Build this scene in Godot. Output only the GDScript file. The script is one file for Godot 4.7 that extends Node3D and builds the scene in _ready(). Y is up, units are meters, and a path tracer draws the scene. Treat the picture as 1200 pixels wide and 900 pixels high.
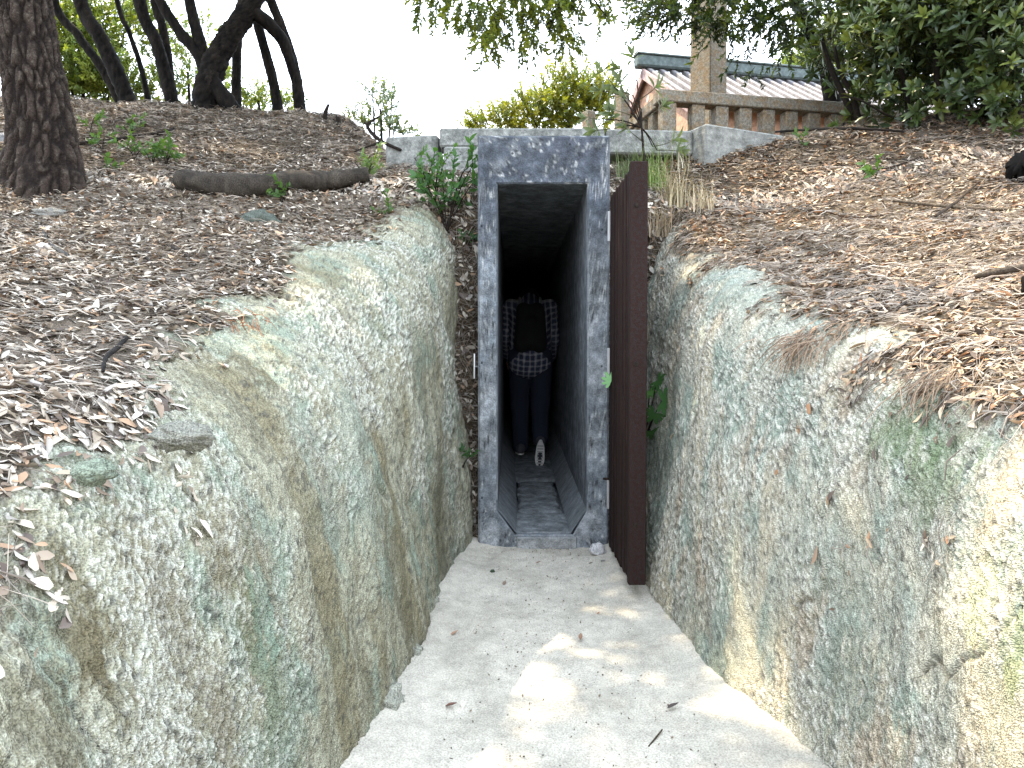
extends Node3D
# A concrete doorway at the end of a trench cut through rock, under trees. Units are metres, y up, the camera looks along -z.

const F := 900.0          # focal length in pixels of the 1200 x 900 photograph
const EYE := Vector3(0, 1.04, 0)
const PITCH := -0.03222   # radians
const SUN := Vector3(-0.455, 0.875, -0.165)   # towards the sun

var used := {}
var rng := RandomNumberGenerator.new()
var nz := {}              # noises
var T := {}               # textures
var M := {}               # materials
var left_bank := {}
var right_bank := {}
var hill := {}

# ---------------------------------------------------------------- naming
func numbered(called: String) -> String:
	var n: int = used.get(called, 0)
	used[called] = n + 1
	return called if n == 0 else "%s_%03d" % [called, n]

func tag(o: Node3D, label: String, category := "", group := "", kind := "") -> Node3D:
	if label: o.set_meta("label", label)
	if category: o.set_meta("category", category)
	if group: o.set_meta("group", group)
	if kind: o.set_meta("kind", kind)
	return o

func thing(called: String, at: Vector3, label: String, category: String, group := "") -> Node3D:
	var o := Node3D.new()
	o.name = numbered(called)
	add_child(o)
	o.position = at
	tag(o, label, category, group)
	return o

# a mesh whose points are given in world space, under a thing (or a part of a thing) or at top level
func put(called: String, mesh: Mesh, mat: Material, parent: Node3D = self) -> MeshInstance3D:
	var o := MeshInstance3D.new()
	o.name = numbered(called) if parent == self else called
	o.mesh = mesh
	o.material_override = mat
	parent.add_child(o, true)
	if parent != self:
		o.position = -parent.position if parent.get_parent() == self else Vector3.ZERO
	return o

func structure(called: String, mesh: Mesh, mat: Material, label := "") -> MeshInstance3D:
	var o := put(called, mesh, mat)
	o.set_meta("kind", "structure")
	if label: o.set_meta("label", label)
	return o

func scatter(called: String, mesh: Mesh, mat: Material, xf: Array, cols: Array, parent: Node3D = self) -> MultiMeshInstance3D:
	var mm := MultiMesh.new()
	mm.transform_format = MultiMesh.TRANSFORM_3D
	mm.use_colors = true
	mm.mesh = mesh
	mm.instance_count = xf.size()
	for i in xf.size():
		mm.set_instance_transform(i, xf[i])
		mm.set_instance_color(i, cols[i])
	var o := MultiMeshInstance3D.new()
	o.multimesh = mm
	o.material_override = mat
	o.name = numbered(called) if parent == self else called
	parent.add_child(o, true)
	if parent != self: o.position = -parent.position
	o.set_meta("kind", "stuff")
	return o

# ---------------------------------------------------------------- maths
func table(t: Array, x: float) -> float:
	if x <= t[0][0]: return t[0][1]
	for i in range(1, t.size()):
		if x <= t[i][0]:
			var k: float = (x - t[i - 1][0]) / (t[i][0] - t[i - 1][0])
			return lerpf(t[i - 1][1], t[i][1], k)
	return t[-1][1]

func sm(a: float, b: float, x: float) -> float:
	var t: float = clampf((x - a) / (b - a), 0, 1)
	return t * t * (3 - 2 * t)

# the direction of a pixel of the photograph, scaled to one metre along -z
func ray(px: float, py: float) -> Vector3:
	var v := Vector3((px - 600) / F, -(py - 450) / F, -1).rotated(Vector3.RIGHT, PITCH)
	return v / -v.z

# the point at distance d (along -z) in the direction of a pixel
func at(px: float, py: float, d: float) -> Vector3:
	return EYE + ray(px, py) * d

# where that direction meets the slope
func on_slope(px: float, py: float, start := 1.2) -> Vector3:
	var r := ray(px, py)
	var d := start
	while d < 14.0:
		var p := EYE + r * d
		if p.y < height(p.x, d): return Vector3(p.x, height(p.x, d), p.z)
		d += 0.02
	return EYE + r * 7.0

# ---------------------------------------------------------------- the lie of the land
const TL := [[-3, 0.3], [0, 0.5], [1.3, 0.82], [1.8, 0.95], [2.5, 1.17], [3.5, 1.52], [4.1, 1.74], [4.5, 1.98], [5, 2.2], [6, 2.74], [7, 3.2], [7.6, 3.3], [9, 3.05], [12, 2.2], [20, 0.3], [60, -1.0]]
const TC := [[-3, 0.3], [3.9, 1.7], [4.3, 1.93], [4.8, 2.17], [5.25, 2.33], [5.6, 2.48], [12, 2.5], [20, 0.5], [60, -1.0]]
const TR := [[-3, 0.4], [0, 0.6], [1.3, 0.86], [1.8, 0.97], [2.6, 1.16], [3.2, 1.34], [4, 1.62], [4.5, 1.9], [5.3, 2.38], [6, 2.56], [12, 2.6], [20, 0.5], [60, -1.0]]
const XL := [[-3, -1.1], [0, -0.75], [2.25, -0.464], [2.56, -0.41], [2.86, -0.378], [3.5, -0.312], [4.09, -0.25], [4.6, -0.2]]
const XR := [[-3, 1.6], [0, 1.25], [2.235, 0.869], [2.56, 0.775], [2.89, 0.70], [3.15, 0.668], [3.67, 0.632], [4.2, 0.60], [4.6, 0.57]]

func height(x: float, d: float) -> float:
	var l: float = table(TL, d) + 0.06 * clampf(-x - 0.9, 0, 4)
	var r: float = table(TR, d) + 0.16 * clampf(x - 1.1, 0, 4)
	var c: float = table(TC, d)
	var h: float
	if x < 0.2:
		h = lerpf(c, l, sm(-0.45, -1.7, x) if d > 4.6 else sm(-0.1, -0.4, x))
	else:
		h = lerpf(c, r, sm(0.3, 1.1, x))
	return h + 0.05 * nz.land.get_noise_2d(x, d) * sm(0.5, 1.2, absf(x - 0.15))

func floor_y(d: float) -> float:
	return -0.08 * maxf(4.1 - d, -0.2)

# ---------------------------------------------------------------- meshes
func commit(v: PackedVector3Array, idx: PackedInt32Array, c := PackedColorArray(), uv := PackedVector2Array()) -> ArrayMesh:
	var n := PackedVector3Array()
	n.resize(v.size())
	for i in range(0, idx.size(), 3):
		var a := v[idx[i]]
		var k := (v[idx[i + 2]] - a).cross(v[idx[i + 1]] - a)
		n[idx[i]] += k
		n[idx[i + 1]] += k
		n[idx[i + 2]] += k
	for i in n.size():
		n[i] = n[i].normalized() if n[i].length_squared() > 0 else Vector3.UP
	var arr := []
	arr.resize(Mesh.ARRAY_MAX)
	arr[Mesh.ARRAY_VERTEX] = v
	arr[Mesh.ARRAY_NORMAL] = n
	arr[Mesh.ARRAY_INDEX] = idx
	if c.size() == v.size(): arr[Mesh.ARRAY_COLOR] = c
	if uv.size() == v.size(): arr[Mesh.ARRAY_TEX_UV] = uv
	var m := ArrayMesh.new()
	m.add_surface_from_arrays(Mesh.PRIMITIVE_TRIANGLES, arr)
	return m

# quads of a grid of nu columns and nv rows; flip turns it over
func grid_index(nu: int, nv: int, flip := false) -> PackedInt32Array:
	var idx := PackedInt32Array()
	for j in nv - 1:
		for i in nu - 1:
			var a := j * nu + i
			if flip: idx.append_array([a, a + 1, a + nu, a + 1, a + nu + 1, a + nu])
			else: idx.append_array([a, a + nu, a + 1, a + 1, a + nu, a + nu + 1])
	return idx

# collects flat faces: [vertices, indices, colours]
func soup() -> Array:
	return [PackedVector3Array(), PackedInt32Array(), PackedColorArray()]

func face(s: Array, pts: Array, col := Color.WHITE) -> void:
	var b: int = s[0].size()
	for p in pts:
		s[0].append(p)
		s[2].append(col)
	for i in range(2, pts.size()):
		s[1].append_array([b, b + i, b + i - 1])

func baked(s: Array) -> ArrayMesh:
	return commit(s[0], s[1], s[2])

# a box with chamfered edges; xf places it
func add_box(s: Array, xf: Transform3D, size: Vector3, b := 0.004, col := Color.WHITE) -> void:
	var h := size / 2
	b = minf(b, minf(h.x, minf(h.y, h.z)) * 0.6)
	var q := func(sx, sy, sz, k):
		var p := Vector3(sx * h.x, sy * h.y, sz * h.z)
		if k != 0: p.x -= sx * b
		if k != 1: p.y -= sy * b
		if k != 2: p.z -= sz * b
		return xf * p
	for e in [-1, 1]:
		var fs := [[q.call(e, -1, -1, 0), q.call(e, 1, -1, 0), q.call(e, 1, 1, 0), q.call(e, -1, 1, 0)],
			[q.call(-1, e, -1, 1), q.call(-1, e, 1, 1), q.call(1, e, 1, 1), q.call(1, e, -1, 1)],
			[q.call(-1, -1, e, 2), q.call(1, -1, e, 2), q.call(1, 1, e, 2), q.call(-1, 1, e, 2)]]
		for f in fs:
			if e < 0: f.reverse()
			face(s, f, col)
		for g in [-1, 1]:
			var es := [[q.call(e, g, -1, 0), q.call(e, g, 1, 0), q.call(e, g, 1, 1), q.call(e, g, -1, 1)],
				[q.call(e, -1, g, 0), q.call(e, 1, g, 0), q.call(e, 1, g, 2), q.call(e, -1, g, 2)],
				[q.call(-1, e, g, 1), q.call(1, e, g, 1), q.call(1, e, g, 2), q.call(-1, e, g, 2)]]
			for k in 3:
				if (e * g > 0) == (k == 1): es[k].reverse()
				face(s, es[k], col)
			for i in [-1, 1]:
				var t := [q.call(e, g, i, 0), q.call(e, g, i, 1), q.call(e, g, i, 2)]
				if e * g * i < 0: t.reverse()
				face(s, t, col)

func box_mesh(size: Vector3, b := 0.004, col := Color.WHITE) -> ArrayMesh:
	var s := soup()
	add_box(s, Transform3D.IDENTITY, size, b, col)
	return baked(s)

# a tube through points with radii; each ring may be roughened by shape(angle, length, ring centre) -> factor
func add_tube(s: Array, pts: Array, rad: Array, sides := 8, step := 0.06, rough := 0.0, col := Color.WHITE, shade := 0.0, seed_at := 0.0, caps := true) -> void:
	var c := Curve3D.new()
	c.bake_interval = 0.02
	for i in pts.size():
		var tn: Vector3 = (pts[mini(i + 1, pts.size() - 1)] - pts[maxi(i - 1, 0)]) / 6.0
		c.add_point(pts[i], -tn, tn)
	var total := c.get_baked_length()
	var n: int = maxi(2, int(total / step))
	var base: int = s[0].size()
	var along := PackedFloat32Array()
	for p in pts: along.append(c.get_closest_offset(p))
	for i in n + 1:
		var o: float = total * i / n
		var p := c.sample_baked(o, true)
		var q := c.sample_baked(minf(o + 0.02, total), true)
		var r0 := c.sample_baked(maxf(o - 0.02, 0.0), true)
		var dir := (q - r0).normalized()
		var side := dir.cross(Vector3(0.31, 0.2, 0.93)).normalized()
		var up := side.cross(dir)
		var k := 0
		while k < pts.size() - 2 and along[k + 1] < o: k += 1
		var w: float = clampf((o - along[k]) / maxf(along[k + 1] - along[k], 0.001), 0, 1)
		var r: float = lerpf(rad[k], rad[k + 1], w)
		for j in sides:
			var a: float = TAU * j / sides
			var e: Vector3 = side * cos(a) + up * sin(a)
			var f: float = 1.0
			var g: float = 0.0
			if rough > 0:
				g = nz.bark.get_noise_3d((p.x + e.x * r) * 9 + seed_at, p.y * 3.5 + (p.x + p.z) * 2, (p.z + e.z * r) * 9)
				g += 0.7 * nz.fine.get_noise_3d((p.x + e.x * r) * 32 + seed_at, p.y * 14, (p.z + e.z * r) * 32)
				f = 1.0 + rough * (g + 0.5 * nz.land.get_noise_3d(p.x * 3 + e.x * 0.6 + seed_at, p.y * 3, p.z * 3 + e.z * 0.6))
			s[0].append(p + e * r * f)
			s[2].append(col * (1.0 + shade * g))
	for i in n:
		for j in sides:
			var a: int = base + i * sides + j
			var b: int = base + i * sides + (j + 1) % sides
			s[1].append_array([a, b, a + sides, b, b + sides, a + sides])
	if caps:
		for e in 2:
			var m: int = s[0].size()
			s[0].append(pts[0] if e == 0 else pts[-1])
			s[2].append(col)
			var st: int = base if e == 0 else base + n * sides
			for j in sides:
				if e == 0: s[1].append_array([m, st + (j + 1) % sides, st + j])
				else: s[1].append_array([m, st + j, st + (j + 1) % sides])

func tube(pts: Array, rad: Array, sides := 8, step := 0.06, rough := 0.0, col := Color.WHITE, shade := 0.0, seed_at := 0.0) -> ArrayMesh:
	var s := soup()
	add_tube(s, pts, rad, sides, step, rough, col, shade, seed_at)
	return baked(s)

# one leaf along +z from the origin, folded about its midrib and curled
func add_leaf(s: Array, xf: Transform3D, length: float, wide: float, curl: float, fold: float, col := Color.WHITE, segs := 4, blunt := 0.5) -> void:
	var b: int = s[0].size()
	for i in segs + 1:
		var t: float = float(i) / segs
		var w: float = wide * 0.5 * pow(sin(PI * clampf(pow(t, blunt * 1.4) , 0.03, 0.97)), 0.8)
		var y: float = -curl * length * t * t
		var z: float = length * (t - 0.25 * absf(curl) * t * t)
		s[0].append(xf * Vector3(-w, y + w * fold, z))
		s[0].append(xf * Vector3(0, y, z))
		s[0].append(xf * Vector3(w, y + w * fold, z))
		for k in 3: s[2].append(col)
	for i in segs:
		var a := b + i * 3
		s[1].append_array([a, a + 3, a + 1, a + 1, a + 3, a + 4, a + 1, a + 4, a + 2, a + 2, a + 4, a + 5])

func rand_basis(r: RandomNumberGenerator) -> Basis:
	return Basis(Quaternion(r.randfn(), r.randfn(), r.randfn(), r.randfn()).normalized())

func frame(n: Vector3, spin: float) -> Basis:
	var x := n.cross(Vector3(0.13, 0.2, 0.97)).normalized()
	var z := x.cross(n).normalized()
	return Basis(x, n, z) * Basis(Vector3.UP, spin)

# ---------------------------------------------------------------- materials
func gray_image(n: FastNoiseLite, size := 512) -> Image:
	var im := n.get_seamless_image(size, size)
	im.convert(Image.FORMAT_L8)
	return im

func noise(type: int, freq: float, seed_at: int, octaves := 1, cell := FastNoiseLite.RETURN_DISTANCE) -> FastNoiseLite:
	var n := FastNoiseLite.new()
	n.noise_type = type
	n.frequency = freq
	n.seed = seed_at
	n.fractal_type = FastNoiseLite.FRACTAL_FBM if octaves > 1 else FastNoiseLite.FRACTAL_NONE
	n.fractal_octaves = octaves
	n.cellular_return_type = cell
	return n

# mixes gray images into one: function of their values 0..1 -> gray or colour
func texture(size: int, imgs: Array, f: Callable) -> ImageTexture:
	var d: Array = []
	for im in imgs: d.append(im.get_data())
	var out := PackedByteArray()
	out.resize(size * size * 3)
	var vals: Array = []
	vals.resize(imgs.size())
	for i in size * size:
		for k in d.size(): vals[k] = d[k][i] / 255.0
		var c: Color = f.call(vals)
		out[i * 3] = int(clampf(c.r, 0, 1) * 255)
		out[i * 3 + 1] = int(clampf(c.g, 0, 1) * 255)
		out[i * 3 + 2] = int(clampf(c.b, 0, 1) * 255)
	return ImageTexture.create_from_image(Image.create_from_data(size, size, false, Image.FORMAT_RGB8, out))

func mat(albedo: Color, rough := 0.9, tex: Texture2D = null, tile := 1.0, bump: Texture2D = null, bump_cm := 0.5, vertex := true) -> StandardMaterial3D:
	var m := StandardMaterial3D.new()
	m.albedo_color = albedo.linear_to_srgb()
	m.roughness = rough
	m.metallic_specular = 0.3
	m.vertex_color_use_as_albedo = vertex
	if tex:
		m.albedo_texture = tex
	if bump:
		m.heightmap_enabled = true
		m.heightmap_texture = bump
		m.heightmap_scale = bump_cm
	if tex or bump:
		m.uv1_triplanar = true
		m.uv1_world_triplanar = true
		m.uv1_scale = Vector3.ONE * tile
	m.cull_mode = BaseMaterial3D.CULL_DISABLED
	return m

func leaf_mat(through: float, rough := 0.55) -> StandardMaterial3D:
	var m := mat(Color.WHITE, rough)
	m.metallic_specular = 0.4
	if through > 0:
		m.backlight_enabled = true
		m.backlight = Color(through, through, through * 0.6)
	return m

func make_materials() -> void:
	var simplex := FastNoiseLite.TYPE_SIMPLEX
	var cellular := FastNoiseLite.TYPE_CELLULAR
	nz.land = noise(simplex, 0.9, 3, 3)
	nz.bulge = noise(simplex, 1.0, 11, 2)
	nz.mid = noise(simplex, 1.0, 12, 3)
	nz.grain = noise(cellular, 1.0, 13, 1)
	nz.fine = noise(simplex, 1.0, 14, 2)
	nz.stain = noise(simplex, 1.0, 15, 3)
	nz.stain2 = noise(simplex, 1.0, 16, 3)
	nz.mask = noise(simplex, 1.0, 17, 3)
	nz.bark = noise(cellular, 1.0, 18, 1, FastNoiseLite.RETURN_DISTANCE2_SUB)
	var n := 512
	var fine := gray_image(noise(simplex, 0.11, 21, 3), n)
	var mid := gray_image(noise(simplex, 0.03, 22, 4), n)
	var wide := gray_image(noise(simplex, 0.009, 23, 4), n)
	var cell := gray_image(noise(cellular, 0.07, 24, 1), n)
	var cell2 := gray_image(noise(cellular, 0.022, 25, 2), n)
	T.rock = texture(n, [fine, mid, cell], func(a):
		var v: float = 0.82 + (a[0] - 0.5) * 0.75 + (a[1] - 0.5) * 0.25
		if a[2] > 0.62: v -= (a[2] - 0.62) * 0.9
		return Color(v, v, v))
	T.rock_bump = texture(n, [fine, mid, cell], func(a):
		var v: float = 0.45 * a[0] + 0.25 * a[1] + 0.3 * (1 - a[2])
		return Color(v, v, v))
	T.concrete = texture(n, [fine, mid, wide, cell2, cell], func(a):
		var v: float = 0.78 + (a[0] - 0.5) * 0.22 + (a[1] - 0.5) * 0.22 + (a[2] - 0.5) * 0.3
		var hole: float = sm(0.16, 0.08, a[3]) * sm(0.5, 0.62, a[1])   # black lichen dots and pits
		v = lerpf(v, 0.38, hole)
		var pale: float = sm(0.6, 0.72, a[1]) * sm(0.52, 0.62, a[2]) * sm(0.35, 0.6, a[0])
		v = lerpf(v, 1.0, pale * 0.5)
		return Color(v, v, v))
	T.concrete_bump = texture(n, [fine, mid, cell2], func(a):
		var v: float = 0.5 * a[0] + 0.3 * a[1] + 0.3 * sm(0.04, 0.16, a[2])
		return Color(v, v, v))
	T.sand = texture(n, [fine, mid, wide, cell], func(a):
		var v: float = 0.86 + (a[0] - 0.5) * 0.24 + (a[1] - 0.5) * 0.1 + (a[2] - 0.5) * 0.1
		if a[3] < 0.07: v -= 0.35
		return Color(v, v * 0.985, v * 0.96))
	T.soil = texture(n, [fine, mid, cell], func(a):
		var v: float = 0.55 + (a[0] - 0.5) * 0.8 + (a[1] - 0.5) * 0.5
		return Color(v, v * 0.95, v * 0.88))
	T.plain = texture(n, [fine, mid, wide], func(a):
		var v: float = 0.85 + (a[0] - 0.5) * 0.15 + (a[1] - 0.5) * 0.3 + (a[2] - 0.5) * 0.15
		return Color(v, v, v))
	T.rust = texture(n, [fine, mid, wide], func(a):
		var k: float = sm(0.35, 0.7, a[1])
		var v: float = 0.7 + (a[0] - 0.5) * 0.4
		return Color(v, v * lerpf(0.88, 0.74, k), v * lerpf(0.86, 0.66, k)))
	T.stone = texture(n, [fine, mid, wide, cell], func(a):
		var v: float = 0.76 + (a[0] - 0.5) * 0.45 + (a[1] - 0.5) * 0.35
		var k: float = sm(0.5, 0.62, a[2])
		if a[3] < 0.1: v -= 0.25
		return Color(v, v * lerpf(0.98, 0.9, k), v * lerpf(0.94, 0.78, k)))
	M.rock = mat(Color.WHITE, 0.95, T.rock, 3.1, T.rock_bump, 0.9)
	M.soil = mat(Color.WHITE, 0.97, T.soil, 2.3)
	M.sand = mat(Color.WHITE, 0.95, T.sand, 1.7, T.rock_bump, 0.35)
	M.concrete = mat(Color.WHITE, 0.85, T.concrete, 1.35, T.concrete_bump, 0.35)
	M.stone = mat(Color(0.35, 0.33, 0.29), 0.9, T.stone, 2.0, T.rock_bump, 0.5)
	M.kerb = mat(Color(0.32, 0.325, 0.3), 0.9, T.concrete, 1.9, T.concrete_bump, 0.5)
	M.rust = mat(Color(0.045, 0.038, 0.036), 0.85, T.rust, 2.6, T.rock_bump, 0.25)
	M.rust.metallic = 0.15
	M.steel = mat(Color(0.5, 0.5, 0.5), 0.38, null, 1.0, null, 0.0)
	M.steel.metallic = 0.8
	M.bark = mat(Color.WHITE, 0.95, T.soil, 5.0)
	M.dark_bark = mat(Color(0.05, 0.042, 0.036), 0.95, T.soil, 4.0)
	M.trunk_bark = mat(Color(0.068, 0.06, 0.054), 0.95, T.soil, 5.0)
	M.wood = mat(Color.WHITE, 0.9, T.soil, 6.0)
	M.dry = leaf_mat(0.0, 0.8)
	M.leaf = leaf_mat(1.0, 0.42)
	M.gloss = leaf_mat(0.6, 0.27)
	M.grass = leaf_mat(0.5, 0.6)
	M.paint = mat(Color.WHITE, 0.7, T.plain, 0.9, null, 0.0)
	M.cloth = mat(Color.WHITE, 0.95)

# ---------------------------------------------------------------- camera, sky, sun
func make_light() -> void:
	var cam := Camera3D.new()
	cam.name = "camera"
	cam.fov = rad_to_deg(2 * atan(450.0 / F))
	cam.near = 0.05
	cam.far = 600.0
	cam.position = EYE
	cam.rotation.x = PITCH
	add_child(cam)
	cam.current = true
	var env := Environment.new()
	env.background_mode = Environment.BG_SKY
	var sky := Sky.new()
	var ps := ProceduralSkyMaterial.new()
	ps.sky_top_color = Color(0.82, 0.87, 0.935)
	ps.sky_horizon_color = Color(0.98, 0.985, 1.0)
	ps.sky_energy_multiplier = 1.5
	ps.sky_curve = 0.16
	ps.ground_bottom_color = Color(0.35, 0.34, 0.3)
	ps.ground_horizon_color = Color(0.6, 0.6, 0.58)
	ps.sun_angle_max = 12.0
	sky.sky_material = ps
	env.sky = sky
	env.tonemap_mode = Environment.TONE_MAPPER_LINEAR
	env.tonemap_exposure = 2.45
	env.sdfgi_enabled = true
	env.ssao_enabled = true
	env.ssil_enabled = true
	var we := WorldEnvironment.new()
	we.name = "environment"
	we.environment = env
	add_child(we)
	var sun := DirectionalLight3D.new()
	sun.name = "sun"
	sun.light_color = Color(1.0, 0.93, 0.81)
	sun.light_energy = 1.6
	sun.light_angular_distance = 0.53
	sun.shadow_enabled = true
	add_child(sun)
	sun.look_at_from_position(SUN * 40, Vector3.ZERO, Vector3.UP)

# ---------------------------------------------------------------- terrain
func litter_edge(side: int, d: float) -> float:
	return table([[0, 0.0], [1.5, 0.13], [2.0, 0.2], [2.7, 0.36], [3.6, 0.40], [4.2, 0.2]], d) if side < 0 else table([[0, 0.0], [1.5, 0.08], [2.0, 0.06], [2.6, 0.12], [3.2, 0.2], [4.0, 0.12], [4.3, 0.0]], d)

# stains, and on the right some sun patches put into the colour, each at a point of the rock: [pixel x, pixel y, half width, half height in metres, colour, strength]
const STAINS_L := [[100, 735, 0.05, 0.14, Color(0.133, 0.109, 0.0575), 0.85], [60, 860, 0.06, 0.12, Color(0.163, 0.147, 0.09), 0.7], [25, 700, 0.03, 0.1, Color(0.163, 0.147, 0.09), 0.5],
	[262, 410, 0.04, 0.12, Color(0.153, 0.131, 0.077), 0.8], [272, 470, 0.035, 0.16, Color(0.184, 0.169, 0.116), 0.6], [300, 650, 0.06, 0.14, Color(0.204, 0.18, 0.116), 0.55],
	[255, 640, 0.05, 0.10, Color(0.204, 0.169, 0.103), 0.6], [305, 760, 0.045, 0.2, Color(0.153, 0.158, 0.077), 0.7], [250, 840, 0.05, 0.12, Color(0.224, 0.191, 0.129), 0.6],
	[470, 690, 0.07, 0.3, Color(0.194, 0.175, 0.11), 0.7], [515, 640, 0.09, 0.4, Color(0.163, 0.158, 0.11), 0.75], [450, 640, 0.06, 0.2, Color(0.214, 0.202, 0.142), 0.5], [495, 470, 0.05, 0.4, Color(0.204, 0.213, 0.155), 0.55],
	[200, 720, 0.05, 0.1, Color(0.204, 0.18, 0.129), 0.4], [380, 560, 0.08, 0.2, Color(0.255, 0.246, 0.194), 0.45], [330, 830, 0.1, 0.2, Color(0.24, 0.3, 0.22), 0.5], [310, 720, 0.04, 0.12, Color(0.24, 0.33, 0.26), 0.5],
	[430, 560, 0.1, 0.3, Color(0.33, 0.36, 0.29), 0.6], [180, 380, 0.1, 0.1, Color(0.29, 0.36, 0.3), 0.5], [105, 545, 0.05, 0.05, Color(0.28, 0.37, 0.3), 0.5]]
const STAINS_AND_SUN_R := [[1075, 500, 0.16, 0.11, Color(0.14, 0.20, 0.09), 0.85], [1090, 560, 0.1, 0.1, Color(0.2, 0.26, 0.14), 0.6], [860, 330, 0.15, 0.1, Color(0.32, 0.37, 0.31), 0.6], [960, 330, 0.2, 0.06, Color(0.29, 0.34, 0.28), 0.6],
	[1000, 400, 0.03, 0.1, Color(0.66, 0.62, 0.46), 0.7], [1180, 560, 0.05, 0.12, Color(0.6, 0.5, 0.34), 0.7], [1130, 620, 0.05, 0.1, Color(0.6, 0.5, 0.36), 0.5], [860, 760, 0.08, 0.18, Color(0.6, 0.55, 0.4), 0.6],  # the cream patch just above the sand is painted sunlight
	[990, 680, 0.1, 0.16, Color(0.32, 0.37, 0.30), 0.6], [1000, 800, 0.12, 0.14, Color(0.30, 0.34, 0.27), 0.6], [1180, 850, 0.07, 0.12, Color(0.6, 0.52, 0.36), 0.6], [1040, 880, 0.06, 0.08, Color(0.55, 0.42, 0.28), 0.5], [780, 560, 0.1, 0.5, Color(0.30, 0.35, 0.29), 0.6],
	[1170, 470, 0.08, 0.08, Color(0.55, 0.48, 0.38), 0.6], [1150, 700, 0.05, 0.1, Color(0.5, 0.55, 0.3), 0.4], [1195, 760, 0.03, 0.1, Color(0.22, 0.28, 0.12), 0.6], [1000, 620, 0.06, 0.2, Color(0.5, 0.45, 0.34), 0.4]]

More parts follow.
